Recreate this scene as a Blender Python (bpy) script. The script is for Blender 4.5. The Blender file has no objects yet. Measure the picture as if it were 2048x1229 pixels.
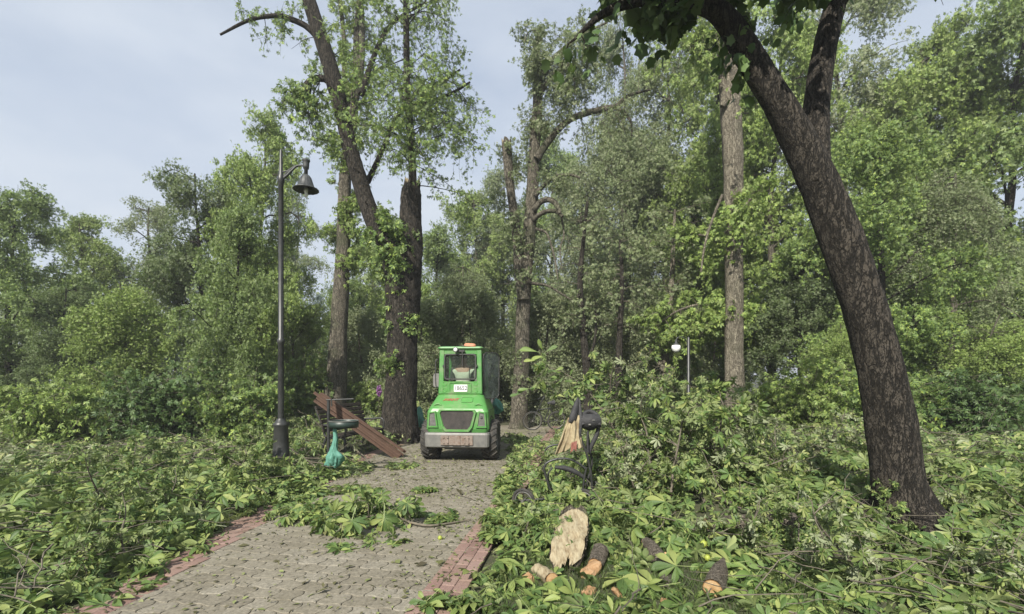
import bpy, math, random
import numpy as np
from mathutils import Vector, Matrix

R = math.radians
sc = bpy.context.scene
col = sc.collection

# ------------------------------------------------------------------ camera
F_PX, PW, PH = 928.0, 2048.0, 1229.0
CAM_H = 1.6
HORIZON = 760.0
cam_d = bpy.data.cameras.new('camera')
cam_d.sensor_width = 36.0
cam_d.lens = 36.0 * F_PX / PW
cam_d.clip_start = 0.05
cam_d.clip_end = 3000.0
cam = bpy.data.objects.new('camera', cam_d)
cam.location = (0, 0, CAM_H)
cam.rotation_euler = (math.pi / 2, 0, 0)
cam_d.shift_y = (HORIZON - PH / 2) / PW       # upright verticals, horizon below the middle
col.objects.link(cam)
sc.camera = cam

# ------------------------------------------------------------------ light
SUN_EL, SUN_AZ = R(39), R(201)          # azimuth clockwise from +Y: behind the camera, to the left
S = Vector((math.sin(SUN_AZ) * math.cos(SUN_EL), math.cos(SUN_AZ) * math.cos(SUN_EL), math.sin(SUN_EL)))
sun_d = bpy.data.lights.new('sun', 'SUN')
sun_d.energy = 4.9
sun_d.angle = R(0.5)
sun_d.color = (1.0, 0.95, 0.86)
sun = bpy.data.objects.new('sun', sun_d)
sun.rotation_euler = S.to_track_quat('Z', 'Y').to_euler()
sun.location = S * 60
col.objects.link(sun)

world = bpy.data.worlds.new('World')
sc.world = world
world.use_nodes = True
nt = world.node_tree
nt.nodes.clear()
wo = nt.nodes.new('ShaderNodeOutputWorld')
bg = nt.nodes.new('ShaderNodeBackground')
bg.inputs['Strength'].default_value = 0.1
sky = nt.nodes.new('ShaderNodeTexSky')
sky.sky_type = 'NISHITA'
sky.sun_disc = False
sky.sun_elevation = SUN_EL
sky.sun_rotation = SUN_AZ
sky.dust_density = 2.0
tc = nt.nodes.new('ShaderNodeTexCoord')
mp = nt.nodes.new('ShaderNodeMapping')
mp.inputs['Scale'].default_value = (1.0, 1.0, 2.6)
nz = nt.nodes.new('ShaderNodeTexNoise')
nz.inputs['Scale'].default_value = 1.7
nz.inputs['Detail'].default_value = 6
nz.inputs['Roughness'].default_value = 0.55
rp = nt.nodes.new('ShaderNodeValToRGB')
rp.color_ramp.elements[0].position = 0.36
rp.color_ramp.elements[0].color = (0.62, 0.62, 0.62, 1)
rp.color_ramp.elements[1].position = 0.62
rp.color_ramp.elements[1].color = (0.97, 0.97, 0.97, 1)
mx = nt.nodes.new('ShaderNodeMix')
mx.data_type = 'RGBA'
cl = nt.nodes.new('ShaderNodeMix')
cl.data_type = 'RGBA'
nz2 = nt.nodes.new('ShaderNodeTexNoise')
nz2.inputs['Scale'].default_value = 3.1
nz2.inputs['Detail'].default_value = 5
cl.inputs[6].default_value = (3.35, 3.85, 4.7, 1)
cl.inputs[7].default_value = (4.6, 4.95, 5.35, 1)
L = nt.links.new
L(tc.outputs['Generated'], mp.inputs['Vector'])
L(mp.outputs[0], nz.inputs['Vector'])
L(mp.outputs[0], nz2.inputs['Vector'])
L(nz.outputs['Fac'], rp.inputs[0])
L(rp.outputs[0], mx.inputs[0])
L(nz2.outputs['Fac'], cl.inputs[0])
L(sky.outputs[0], mx.inputs[6])
L(cl.outputs[2], mx.inputs[7])
L(mx.outputs[2], bg.inputs['Color'])
L(bg.outputs[0], wo.inputs[0])

sc.view_settings.view_transform = 'Standard'
sc.view_settings.look = 'None'
sc.view_settings.exposure = 0.78
sc.view_settings.gamma = 1.0
sc.cycles.max_bounces = 6
sc.cycles.diffuse_bounces = 3
sc.cycles.glossy_bounces = 2
sc.cycles.transmission_bounces = 5
sc.cycles.transparent_max_bounces = 8
sc.cycles.caustics_reflective = False
sc.cycles.caustics_refractive = False
sc.cycles.use_adaptive_sampling = True
sc.cycles.adaptive_threshold = 0.012

# ------------------------------------------------------------------ pixel <-> place
CAM = np.array([0, 0, CAM_H])
FWD = np.array([0.0, 1.0, 0.0])
UPV = np.array([0.0, 0.0, 1.0])


def ray(px, py):
    return np.array([(px - PW / 2) / F_PX, 0, 0]) + FWD + UPV * (HORIZON - py) / F_PX


def at(px, py, Y):
    d = ray(px, py)
    return CAM + d * (Y / d[1])


def ground(px, py, z=0.0):
    d = ray(px, py)
    return CAM + d * ((z - CAM_H) / d[2])


def rad(w, p):
    return 0.5 * w * float(np.dot(np.asarray(p) - CAM, FWD)) / F_PX


# ------------------------------------------------------------------ materials
def new_mat(name):
    m = bpy.data.materials.new(name)
    m.use_nodes = True
    n = m.node_tree
    n.nodes.clear()
    out = n.nodes.new('ShaderNodeOutputMaterial')
    return m, n, out


def nd(n, t, **kw):
    x = n.nodes.new('ShaderNode' + t)
    for k, v in kw.items():
        if k in x.inputs:
            x.inputs[k].default_value = v
        else:
            setattr(x, k, v)
    return x


def ramp(n, stops):
    r = n.nodes.new('ShaderNodeValToRGB')
    e = r.color_ramp.elements
    while len(e) < len(stops):
        e.new(0.5)
    for i, (p, c) in enumerate(stops):
        e[i].position = p
        e[i].color = (c[0], c[1], c[2], 1)
    return r


def mixrgb(n, fac, a, b, mode='MIX'):
    m = n.nodes.new('ShaderNodeMix')
    m.data_type = 'RGBA'
    m.blend_type = mode
    for sock, v in ((0, fac), (6, a), (7, b)):
        if hasattr(v, 'is_linked'):
            n.links.new(v, m.inputs[sock])
        elif sock == 0:
            m.inputs[0].default_value = v
        else:
            m.inputs[sock].default_value = (v[0], v[1], v[2], 1)
    return m.outputs[2]


def mat_simple(name, c1, c2=None, rough=0.6, metal=0.0, scale=8.0, bump=0.0, bscale=40.0, spec=0.5, coat=0.0,
               dirt=None, dirt_amt=0.5, dirt_scale=5.0):
    m, n, out = new_mat(name)
    p = nd(n, 'BsdfPrincipled', Roughness=rough, Metallic=metal)
    p.inputs['Specular IOR Level'].default_value = spec
    p.inputs['Coat Weight'].default_value = coat
    c2 = c2 or tuple(v * 0.8 for v in c1)
    t = nd(n, 'TexCoord')
    z = nd(n, 'TexNoise', Scale=scale, Detail=6.0, Roughness=0.6)
    n.links.new(t.outputs['Object'], z.inputs['Vector'])
    r = ramp(n, [(0.35, c1), (0.65, c2)])
    n.links.new(z.outputs['Fac'], r.inputs[0])
    cc = r.outputs[0]
    if dirt:
        z3 = nd(n, 'TexNoise', Scale=dirt_scale, Detail=8.0, Roughness=0.7)
        n.links.new(t.outputs['Object'], z3.inputs['Vector'])
        r3 = ramp(n, [(0.48, (0, 0, 0)), (0.68, (dirt_amt,) * 3)])
        n.links.new(z3.outputs['Fac'], r3.inputs[0])
        cc = mixrgb(n, r3.outputs[0], cc, dirt)
        rr = n.nodes.new('ShaderNodeMath')
        rr.operation = 'MULTIPLY_ADD'
        n.links.new(r3.outputs[0], rr.inputs[0])
        rr.inputs[1].default_value = 0.4
        rr.inputs[2].default_value = rough
        n.links.new(rr.outputs[0], p.inputs['Roughness'])
    n.links.new(cc, p.inputs['Base Color'])
    if bump > 0:
        z2 = nd(n, 'TexNoise', Scale=bscale, Detail=6.0)
        n.links.new(t.outputs['Object'], z2.inputs['Vector'])
        b = nd(n, 'Bump', Strength=bump, Distance=0.02)
        n.links.new(z2.outputs['Fac'], b.inputs['Height'])
        n.links.new(b.outputs[0], p.inputs['Normal'])
    n.links.new(p.outputs[0], out.inputs[0])
    return m


def mat_leaf(name, stops, under, trans=0.32, rough=0.5, veins=False, under_mix=0.6, patch=0.5):
    m, n, out = new_mat(name)
    g = nd(n, 'NewGeometry')
    r = ramp(n, stops)
    n.links.new(g.outputs['Random Per Island'], r.inputs[0])
    t = nd(n, 'TexCoord')
    z = nd(n, 'TexNoise', Scale=0.9, Detail=3.0)
    n.links.new(t.outputs['Object'], z.inputs['Vector'])
    hs = nd(n, 'HueSaturation')
    vr = ramp(n, [(0.3, (1 - patch * 0.5,) * 3), (0.7, (1 + patch * 0.5,) * 3)])
    n.links.new(z.outputs['Fac'], vr.inputs[0])
    n.links.new(vr.outputs[0], hs.inputs['Value'])
    n.links.new(r.outputs[0], hs.inputs['Color'])
    bf = n.nodes.new('ShaderNodeMath')
    bf.operation = 'MULTIPLY'
    n.links.new(g.outputs['Backfacing'], bf.inputs[0])
    bf.inputs[1].default_value = under_mix
    cc = mixrgb(n, bf.outputs[0], hs.outputs[0], under)
    d = nd(n, 'BsdfPrincipled', Roughness=rough)
    d.inputs['Specular IOR Level'].default_value = 0.35
    tr = nd(n, 'BsdfTranslucent')
    if veins:
        a = nd(n, 'Attribute', attribute_name='leafuv')
        sx = nd(n, 'SeparateXYZ')
        n.links.new(a.outputs['Vector'], sx.inputs[0])
        ab = n.nodes.new('ShaderNodeMath'); ab.operation = 'ABSOLUTE'
        n.links.new(sx.outputs[1], ab.inputs[0])
        m1 = n.nodes.new('ShaderNodeMath'); m1.operation = 'MULTIPLY_ADD'
        n.links.new(ab.outputs[0], m1.inputs[0]); m1.inputs[1].default_value = -0.22
        n.links.new(sx.outputs[0], m1.inputs[2])
        m2 = n.nodes.new('ShaderNodeMath'); m2.operation = 'MULTIPLY'
        n.links.new(m1.outputs[0], m2.inputs[0]); m2.inputs[1].default_value = 88.0
        m3 = n.nodes.new('ShaderNodeMath'); m3.operation = 'SINE'
        n.links.new(m2.outputs[0], m3.inputs[0])
        vr2 = ramp(n, [(0.55, (0, 0, 0)), (1.0, (0.4,) * 3)])
        ms = nd(n, 'MapRange')
        ms.inputs['From Min'].default_value = -1
        n.links.new(m3.outputs[0], ms.inputs[0])
        n.links.new(ms.outputs[0], vr2.inputs[0])
        mid = ramp(n, [(0.0, (0.55,) * 3), (0.07, (0, 0, 0))])
        n.links.new(ab.outputs[0], mid.inputs[0])
        ad = mixrgb(n, 1.0, vr2.outputs[0], mid.outputs[0], 'LIGHTEN')
        light = mixrgb(n, 0.5, cc, (0.26, 0.31, 0.12))
        cc = mixrgb(n, ad, cc, light)
        b = nd(n, 'Bump', Strength=0.35, Distance=0.004)
        n.links.new(m3.outputs[0], b.inputs['Height'])
        n.links.new(b.outputs[0], d.inputs['Normal'])
    n.links.new(cc, d.inputs['Base Color'])
    tcol = mixrgb(n, 0.55, cc, (0.16, 0.24, 0.03))
    n.links.new(tcol, tr.inputs['Color'])
    ms2 = nd(n, 'MixShader')
    ms2.inputs[0].default_value = trans
    n.links.new(d.outputs[0], ms2.inputs[1])
    n.links.new(tr.outputs[0], ms2.inputs[2])
    n.links.new(ms2.outputs[0], out.inputs[0])
    return m


def mat_bark(name, dark, mid, light, scale=1.0, moss=None, moss_amt=0.4):
    m, n, out = new_mat(name)
    t = nd(n, 'TexCoord')

    def stretched(k, kz):
        q = nd(n, 'Mapping')
        q.inputs['Scale'].default_value = (k * scale, k * scale, kz * scale)
        n.links.new(t.outputs['Object'], q.inputs[0])
        return q.outputs[0]

    def ridge(vec, sc_, det, w):
        z = nd(n, 'TexNoise', Scale=sc_, Detail=det, Roughness=0.6, Distortion=0.5)
        n.links.new(vec, z.inputs['Vector'])
        s1 = n.nodes.new('ShaderNodeMath'); s1.operation = 'SUBTRACT'
        n.links.new(z.outputs['Fac'], s1.inputs[0]); s1.inputs[1].default_value = 0.5
        s2 = n.nodes.new('ShaderNodeMath'); s2.operation = 'ABSOLUTE'
        n.links.new(s1.outputs[0], s2.inputs[0])
        rr = ramp(n, [(0.0, (0, 0, 0)), (w, (1, 1, 1))])
        n.links.new(s2.outputs[0], rr.inputs[0])
        return rr.outputs[0]
    c1 = ridge(stretched(8, 2.0), 1.5, 5.0, 0.055)
    c2 = ridge(stretched(15, 6.5), 2.0, 4.0, 0.045)
    cr = mixrgb(n, 0.8, c1, c2, 'MULTIPLY')
    z = nd(n, 'TexNoise', Scale=4.0, Detail=9.0, Roughness=0.75)
    n.links.new(stretched(6, 3), z.inputs['Vector'])
    r = ramp(n, [(0.32, mid), (0.70, light)])
    n.links.new(z.outputs['Fac'], r.inputs[0])
    cc = mixrgb(n, cr, dark, r.outputs[0])
    if moss:
        z2 = nd(n, 'TexNoise', Scale=1.4, Detail=5.0)
        n.links.new(t.outputs['Object'], z2.inputs['Vector'])
        r2 = ramp(n, [(0.5, (0, 0, 0)), (0.66, (moss_amt,) * 3)])
        n.links.new(z2.outputs['Fac'], r2.inputs[0])
        cc = mixrgb(n, r2.outputs[0], cc, moss)
    p = nd(n, 'BsdfPrincipled', Roughness=0.9)
    p.inputs['Specular IOR Level'].default_value = 0.2
    n.links.new(cc, p.inputs['Base Color'])
    hh = mixrgb(n, 0.4, cr, z.outputs['Fac'])
    b = nd(n, 'Bump', Strength=1.0, Distance=0.035)
    n.links.new(hh, b.inputs['Height'])
    n.links.new(b.outputs[0], p.inputs['Normal'])
    n.links.new(p.outputs[0], out.inputs[0])
    return m


def mat_island(name, stops, rough=0.85, nscale=30.0, bump=0.3, namt=0.35, stain=None):
    """a colour per island (brick, paver, board) with grain"""
    m, n, out = new_mat(name)
    g = nd(n, 'NewGeometry')
    r = ramp(n, stops)
    n.links.new(g.outputs['Random Per Island'], r.inputs[0])
    t = nd(n, 'TexCoord')
    z = nd(n, 'TexNoise', Scale=nscale, Detail=8.0, Roughness=0.7)
    n.links.new(t.outputs['Object'], z.inputs['Vector'])
    vr = ramp(n, [(0.3, (1 - namt,) * 3), (0.7, (1 + namt * 0.5,) * 3)])
    n.links.new(z.outputs['Fac'], vr.inputs[0])
    cc = mixrgb(n, 1.0, r.outputs[0], vr.outputs[0], 'MULTIPLY')
    if stain:
        z2 = nd(n, 'TexNoise', Scale=1.3, Detail=7.0, Roughness=0.65)
        n.links.new(t.outputs['Object'], z2.inputs['Vector'])
        r2 = ramp(n, [(0.45, (0, 0, 0)), (0.7, (0.6,) * 3)])
        n.links.new(z2.outputs['Fac'], r2.inputs[0])
        cc = mixrgb(n, r2.outputs[0], cc, stain)
    p = nd(n, 'BsdfPrincipled', Roughness=rough)
    p.inputs['Specular IOR Level'].default_value = 0.25
    n.links.new(cc, p.inputs['Base Color'])
    b = nd(n, 'Bump', Strength=bump, Distance=0.006)
    n.links.new(z.outputs['Fac'], b.inputs['Height'])
    n.links.new(b.outputs[0], p.inputs['Normal'])
    n.links.new(p.outputs[0], out.inputs[0])
    return m


def mat_glass(name, tint=(0.55, 0.62, 0.58), mixf=0.25, rough=0.05):
    m, n, out = new_mat(name)
    tr = nd(n, 'BsdfTransparent')
    tr.inputs[0].default_value = (*tint, 1)
    gl = nd(n, 'BsdfPrincipled', Roughness=rough)
    gl.inputs['Base Color'].default_value = (0.10, 0.12, 0.11, 1)
    t = nd(n, 'TexCoord')
    z = nd(n, 'TexNoise', Scale=7.0, Detail=6.0)
    n.links.new(t.outputs['Object'], z.inputs['Vector'])
    r = ramp(n, [(0.3, (mixf * 0.6,) * 3), (0.75, (mixf * 1.7,) * 3)])
    n.links.new(z.outputs['Fac'], r.inputs[0])
    ms = nd(n, 'MixShader')
    n.links.new(r.outputs[0], ms.inputs[0])
    n.links.new(tr.outputs[0], ms.inputs[1])
    n.links.new(gl.outputs[0], ms.inputs[2])
    n.links.new(ms.outputs[0], out.inputs[0])
    return m


def mat_wood(name, c1, c2, c3, stretch=(1, 1, 1)):
    m, n, out = new_mat(name)
    t = nd(n, 'TexCoord')
    z = nd(n, 'TexNoise', Scale=22.0, Detail=8.0, Roughness=0.7)
    q = nd(n, 'Mapping')
    q.inputs['Scale'].default_value = stretch
    n.links.new(t.outputs['Object'], q.inputs[0])
    n.links.new(q.outputs[0], z.inputs['Vector'])
    r = ramp(n, [(0.3, c1), (0.52, c2), (0.72, c3)])
    n.links.new(z.outputs['Fac'], r.inputs[0])
    p = nd(n, 'BsdfPrincipled', Roughness=0.85)
    p.inputs['Specular IOR Level'].default_value = 0.2
    n.links.new(r.outputs[0], p.inputs['Base Color'])
    b = nd(n, 'Bump', Strength=0.6, Distance=0.012)
    n.links.new(z.outputs['Fac'], b.inputs['Height'])
    n.links.new(b.outputs[0], p.inputs['Normal'])
    n.links.new(p.outputs[0], out.inputs[0])
    return m


M = {}
M['leaf_near'] = mat_leaf('chestnut leaf near', [(0.0, (0.053, 0.105, 0.030)), (0.4, (0.102, 0.168, 0.045)), (0.75, (0.188, 0.252, 0.068)), (1.0, (0.300, 0.338, 0.112))],
                          (0.277, 0.323, 0.150), trans=0.28, rough=0.42, veins=True)
M['leaf_heap'] = mat_leaf('chestnut leaf heap', [(0.0, (0.068, 0.120, 0.033)), (0.4, (0.128, 0.188, 0.054)), (0.75, (0.217, 0.270, 0.083)), (1.0, (0.338, 0.352, 0.150))],
                          (0.28, 0.31, 0.19), trans=0.28, rough=0.45, under_mix=0.8)
M['leaf_main'] = mat_leaf('chestnut leaf', [(0.0, (0.092, 0.157, 0.046)), (0.5, (0.166, 0.247, 0.074)), (0.9, (0.265, 0.358, 0.092)), (1.0, (0.393, 0.480, 0.081))],
                          (0.231, 0.283, 0.139), trans=0.40)
M['leaf_bright'] = mat_leaf('bright leaf', [(0.0, (0.127, 0.199, 0.050)), (0.5, (0.219, 0.311, 0.083)), (1.0, (0.358, 0.451, 0.116))],
                            (0.277, 0.325, 0.139), trans=0.40)
M['leaf_grey'] = mat_leaf('grey green leaf', [(0.0, (0.104, 0.143, 0.065)), (0.5, (0.173, 0.221, 0.102)), (1.0, (0.301, 0.336, 0.173))],
                          (0.323, 0.347, 0.219), trans=0.40)
M['leaf_dark'] = mat_leaf('dark leaf', [(0.0, (0.038, 0.079, 0.026)), (0.5, (0.074, 0.131, 0.038)), (1.0, (0.131, 0.201, 0.060))],
                          (0.140, 0.193, 0.088), trans=0.3)
M['leaf_pale'] = mat_leaf('pale grey green leaf', [(0.0, (0.13, 0.17, 0.075)), (0.5, (0.21, 0.25, 0.12)), (1.0, (0.29, 0.325, 0.17))], (0.28, 0.31, 0.19), trans=0.42)
M['leaf_mid'] = mat_leaf('mid green leaf', [(0.0, (0.073, 0.120, 0.045)), (0.5, (0.125, 0.180, 0.066)), (1.0, (0.198, 0.246, 0.099))], (0.211, 0.240, 0.145), trans=0.40)
M['needle'] = mat_leaf('blue spruce needle', [(0.0, (0.052, 0.079, 0.070)), (0.5, (0.096, 0.140, 0.126)), (1.0, (0.193, 0.254, 0.236))],
                       (0.123, 0.166, 0.149), trans=0.1)
M['grass'] = mat_leaf('grass blade', [(0.0, (0.03, 0.06, 0.016)), (1.0, (0.09, 0.13, 0.035))], (0.08, 0.11, 0.04), trans=0.3)
M['lilac'] = mat_leaf('lilac petal', [(0.0, (0.25, 0.09, 0.28)), (1.0, (0.42, 0.18, 0.45))], (0.3, 0.12, 0.33), trans=0.3)
M['bark_dark'] = mat_bark('dark chestnut bark', (0.012, 0.011, 0.009), (0.039, 0.033, 0.025), (0.087, 0.076, 0.062), 1.25)
M['bark'] = mat_bark('grey chestnut bark', (0.043, 0.037, 0.028), (0.122, 0.108, 0.081), (0.251, 0.227, 0.177), 1.3, (0.08, 0.10, 0.045), 0.4)
M['bark_light'] = mat_bark('pale bark', (0.080, 0.068, 0.051), (0.198, 0.176, 0.130), (0.351, 0.317, 0.243), 1.6, (0.10, 0.11, 0.06), 0.25)
M['twig'] = mat_simple('twig bark', (0.065, 0.056, 0.042), (0.15, 0.13, 0.095), rough=0.9, scale=14)
M['log_bark'] = mat_bark('log bark', (0.066, 0.055, 0.043), (0.179, 0.148, 0.116), (0.333, 0.291, 0.232), 3.2, (0.12, 0.13, 0.09), 0.35)
M['torn'] = mat_wood('torn pale wood', (0.15, 0.105, 0.058), (0.32, 0.27, 0.175), (0.39, 0.345, 0.24), stretch=(1.6, 0.35, 0.5))
M['cut'] = mat_wood('fresh sawn wood', (0.30, 0.18, 0.085), (0.42, 0.28, 0.145), (0.48, 0.35, 0.21))
M['orange'] = mat_wood('orange heartwood', (0.20, 0.115, 0.055), (0.31, 0.19, 0.10), (0.38, 0.27, 0.165))
M['rings'] = mat_wood('sawn end with growth rings', (0.30, 0.18, 0.085), (0.42, 0.28, 0.145), (0.48, 0.35, 0.21))
_n = M['rings'].node_tree
_a = nd(_n, 'Attribute', attribute_name='leafuv')
_s = nd(_n, 'SeparateXYZ')
_n.links.new(_a.outputs['Vector'], _s.inputs[0])
_z = nd(_n, 'TexNoise', Scale=9.0, Detail=4.0)
_m = _n.nodes.new('ShaderNodeMath'); _m.operation = 'MULTIPLY_ADD'
_n.links.new(_z.outputs['Fac'], _m.inputs[0]); _m.inputs[1].default_value = 0.16
_n.links.new(_s.outputs[0], _m.inputs[2])
_k = _n.nodes.new('ShaderNodeMath'); _k.operation = 'MULTIPLY'
_n.links.new(_m.outputs[0], _k.inputs[0]); _k.inputs[1].default_value = 52.0
_w = _n.nodes.new('ShaderNodeMath'); _w.operation = 'SINE'
_n.links.new(_k.outputs[0], _w.inputs[0])
_r = ramp(_n, [(0.3, (1, 1, 1)), (0.95, (0.62, 0.55, 0.48))])
_n.links.new(_w.outputs[0], _r.inputs[0])
_h = ramp(_n, [(0.0, (0.72, 0.62, 0.52)), (0.35, (1, 1, 1)), (0.86, (1, 1, 1)), (0.97, (0.45, 0.36, 0.28))])
_n.links.new(_s.outputs[0], _h.inputs[0])
_p = [x for x in _n.nodes if x.type == 'BSDF_PRINCIPLED'][0]
_c = _p.inputs['Base Color'].links[0].from_socket
_n.links.new(mixrgb(_n, 1.0, mixrgb(_n, 1.0, _c, _r.outputs[0], 'MULTIPLY'), _h.outputs[0], 'MULTIPLY'), _p.inputs['Base Color'])
M['paver'] = mat_island('grey paver', [(0.0, (0.178, 0.160, 0.122)), (0.5, (0.21, 0.19, 0.147)), (1.0, (0.242, 0.222, 0.177))], nscale=38, namt=0.5, stain=(0.145, 0.13, 0.09))
M['redbrick'] = mat_island('red paving brick', [(0.0, (0.185, 0.118, 0.098)), (0.5, (0.225, 0.145, 0.122)), (1.0, (0.26, 0.178, 0.15))], nscale=60, stain=(0.27, 0.20, 0.15))
M['sand'] = mat_simple('joint sand', (0.085, 0.075, 0.056), (0.14, 0.123, 0.094), rough=1.0, scale=30)
M['soil'] = mat_simple('leaf littered soil', (0.030, 0.036, 0.016), (0.062, 0.062, 0.030), rough=1.0, scale=5, bump=0.8, bscale=18)
M['paint'] = mat_simple('green paint', (0.060, 0.200, 0.043), (0.068, 0.22, 0.05), rough=0.38, scale=3, coat=0.15, dirt=(0.17, 0.21, 0.11), dirt_amt=0.75, dirt_scale=3.2)
M['blackplastic'] = mat_simple('black plastic', (0.022, 0.022, 0.021), (0.045, 0.044, 0.04), rough=0.55, scale=12)
M['mesh'] = mat_simple('dusty grille', (0.055, 0.048, 0.045), (0.115, 0.095, 0.085), rough=0.85, scale=6, bump=0.5, bscale=160)
M['steel'] = mat_simple('dusty dark steel', (0.115, 0.115, 0.108), (0.18, 0.175, 0.16), rough=0.6, metal=0.3, scale=6)
M['rust'] = mat_simple('rusty plate', (0.15, 0.12, 0.098), (0.215, 0.175, 0.145), rough=0.85, scale=9, dirt=(0.11, 0.05, 0.025), dirt_amt=0.6, dirt_scale=14)
M['tyre'] = mat_simple('tyre rubber', (0.020, 0.020, 0.019), (0.055, 0.050, 0.042), rough=0.9, scale=9)
M['rim'] = mat_simple('rim', (0.16, 0.16, 0.15), (0.24, 0.23, 0.2), rough=0.5, metal=0.4)
M['white'] = mat_simple('white enamel', (0.62, 0.63, 0.62), (0.70, 0.71, 0.70), rough=0.5)
M['ink'] = mat_simple('black ink', (0.04, 0.04, 0.04), (0.07, 0.07, 0.07), rough=0.5)
M['red_ink'] = mat_simple('red decal', (0.30, 0.055, 0.035), (0.22, 0.07, 0.045), rough=0.5)
M['beacon'] = mat_simple('orange beacon lens', (0.46, 0.19, 0.10), (0.54, 0.26, 0.16), rough=0.45, scale=6, coat=0.3)
M['lampglass'] = mat_simple('work lamp lens', (0.55, 0.57, 0.55), (0.4, 0.42, 0.4), rough=0.2, scale=20)
M['glass'] = mat_glass('cab glass', (0.72, 0.78, 0.74), 0.13)
M['glass_door'] = mat_glass('door glass', (0.50, 0.58, 0.53), 0.34)
M['iron'] = mat_simple('black iron', (0.018, 0.019, 0.018), (0.035, 0.036, 0.034), rough=0.42, scale=7, spec=0.5)
M['lampmetal'] = mat_simple('weathered lamp metal', (0.028, 0.030, 0.029), (0.062, 0.066, 0.064), rough=0.5, metal=0.2, scale=12)
M['benchwood'] = mat_island('dark bench slat', [(0.0, (0.028, 0.024, 0.02)), (1.0, (0.075, 0.06, 0.045))], nscale=25)
M['board'] = mat_island('brown board', [(0.0, (0.075, 0.047, 0.034)), (0.4, (0.115, 0.070, 0.050)), (0.75, (0.155, 0.098, 0.07)), (1.0, (0.22, 0.15, 0.11))], nscale=16, rough=0.7)
M['binring'] = mat_simple('dark green bin ring', (0.012, 0.026, 0.020), (0.02, 0.036, 0.029), rough=0.45)
M['bag'] = mat_leaf('turquoise plastic film', [(0.0, (0.15, 0.37, 0.29)), (1.0, (0.22, 0.45, 0.37))], (0.24, 0.46, 0.38), trans=0.4, rough=0.6, patch=0.2)
M['cloth'] = mat_simple('cream cloth', (0.15, 0.11, 0.062), (0.33, 0.28, 0.17), rough=0.95, scale=7, bump=0.5, bscale=30)
M['redcloth'] = mat_simple('red cloth', (0.20, 0.075, 0.055), (0.15, 0.06, 0.045), rough=0.9)
M['blackcloth'] = mat_simple('black padded cloth', (0.016, 0.016, 0.017), (0.032, 0.032, 0.033), rough=0.75, scale=12, bump=0.3, bscale=60)
M['globe'] = mat_simple('white lamp globe', (0.74, 0.74, 0.70), (0.78, 0.78, 0.75), rough=0.3)
M['skin'] = mat_simple('skin', (0.42, 0.25, 0.18), (0.45, 0.28, 0.2), rough=0.6)
M['hair'] = mat_simple('dark hair', (0.018, 0.014, 0.011), (0.03, 0.025, 0.02), rough=0.7)
M['shirt'] = mat_simple('khaki shirt', (0.46, 0.50, 0.38), (0.56, 0.60, 0.47), rough=0.9, scale=10, bump=0.5, bscale=9)
M['hivis'] = mat_simple('green work jacket', (0.10, 0.50, 0.17), (0.14, 0.56, 0.22), rough=0.8)
M['stripe'] = mat_simple('reflective stripe', (0.6, 0.63, 0.55), rough=0.4)
M['denim'] = mat_simple('dark trousers', (0.03, 0.035, 0.045), (0.05, 0.055, 0.06), rough=0.9)
M['palebrick'] = mat_island('pale brick', [(0.0, (0.30, 0.235, 0.175)), (1.0, (0.42, 0.345, 0.27))], nscale=20)
M['mortar'] = mat_simple('mortar', (0.38, 0.36, 0.32))
M['husk'] = mat_leaf('chestnut husk', [(0.0, (0.26, 0.32, 0.05)), (1.0, (0.36, 0.40, 0.08))], (0.3, 0.35, 0.06), trans=0.1)


# ------------------------------------------------------------------ mesh builder
def nrm(a):
    a = np.asarray(a, float)
    return a / np.maximum(np.linalg.norm(a, axis=-1, keepdims=True), 1e-9)


class MB:
    def __init__(self):
        self.v, self.f, self.uv, self.n = [], [], [], 0
        self.hasuv = False

    def add(self, v, faces, mat=0, uv=None, smooth=True):
        """faces: list of (m,k) int arrays"""
        v = np.asarray(v, float).reshape(-1, 3)
        for fa in faces:
            fa = np.asarray(fa, int)
            if fa.size:
                self.f.append((fa + self.n, mat, smooth))
        self.v.append(v)
        if uv is None:
            uv = np.zeros((len(v), 3))
        else:
            self.hasuv = True
        self.uv.append(uv)
        self.n += len(v)

    def build(self, name, mats, parent=None, label=None):
        me = bpy.data.meshes.new(name)
        v = np.concatenate(self.v)
        if parent is not None:
            v = v - np.array(list(parent['_base']))
        me.vertices.add(len(v))
        me.vertices.foreach_set('co', v.astype(np.float32).ravel())
        li, ls, mi, sm, o = [], [], [], [], 0
        for fa, mat, smooth in self.f:
            m, k = fa.shape
            li.append(fa.ravel())
            ls.append(o + np.arange(m) * k)
            mi.append(np.full(m, mat))
            sm.append(np.full(m, smooth))
            o += m * k
        li = np.concatenate(li)
        ls = np.concatenate(ls)
        me.loops.add(len(li))
        me.loops.foreach_set('vertex_index', li.astype(np.int32))
        me.polygons.add(len(ls))
        me.polygons.foreach_set('loop_start', ls.astype(np.int32))
        me.polygons.foreach_set('material_index', np.concatenate(mi).astype(np.int32))
        me.polygons.foreach_set('use_smooth', np.concatenate(sm).astype(bool))
        if self.hasuv:
            a = me.attributes.new('leafuv', 'FLOAT_VECTOR', 'POINT')
            a.data.foreach_set('vector', np.concatenate(self.uv).astype(np.float32).ravel())
        me.update(calc_edges=True)
        for m in (mats if isinstance(mats, (list, tuple)) else [mats]):
            me.materials.append(m)
        ob = bpy.data.objects.new(name, me)
        col.objects.link(ob)
        if parent is not None:
            ob.parent = parent
            ob['_base'] = parent['_base']
        if label:
            ob['label'] = label
        return ob


def tag(o, label, cat, group=None, kind=None):
    if label:
        o['label'] = label
    if cat:
        o['category'] = cat
    if group:
        o['group'] = group
    if kind:
        o['kind'] = kind
    return o


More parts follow.
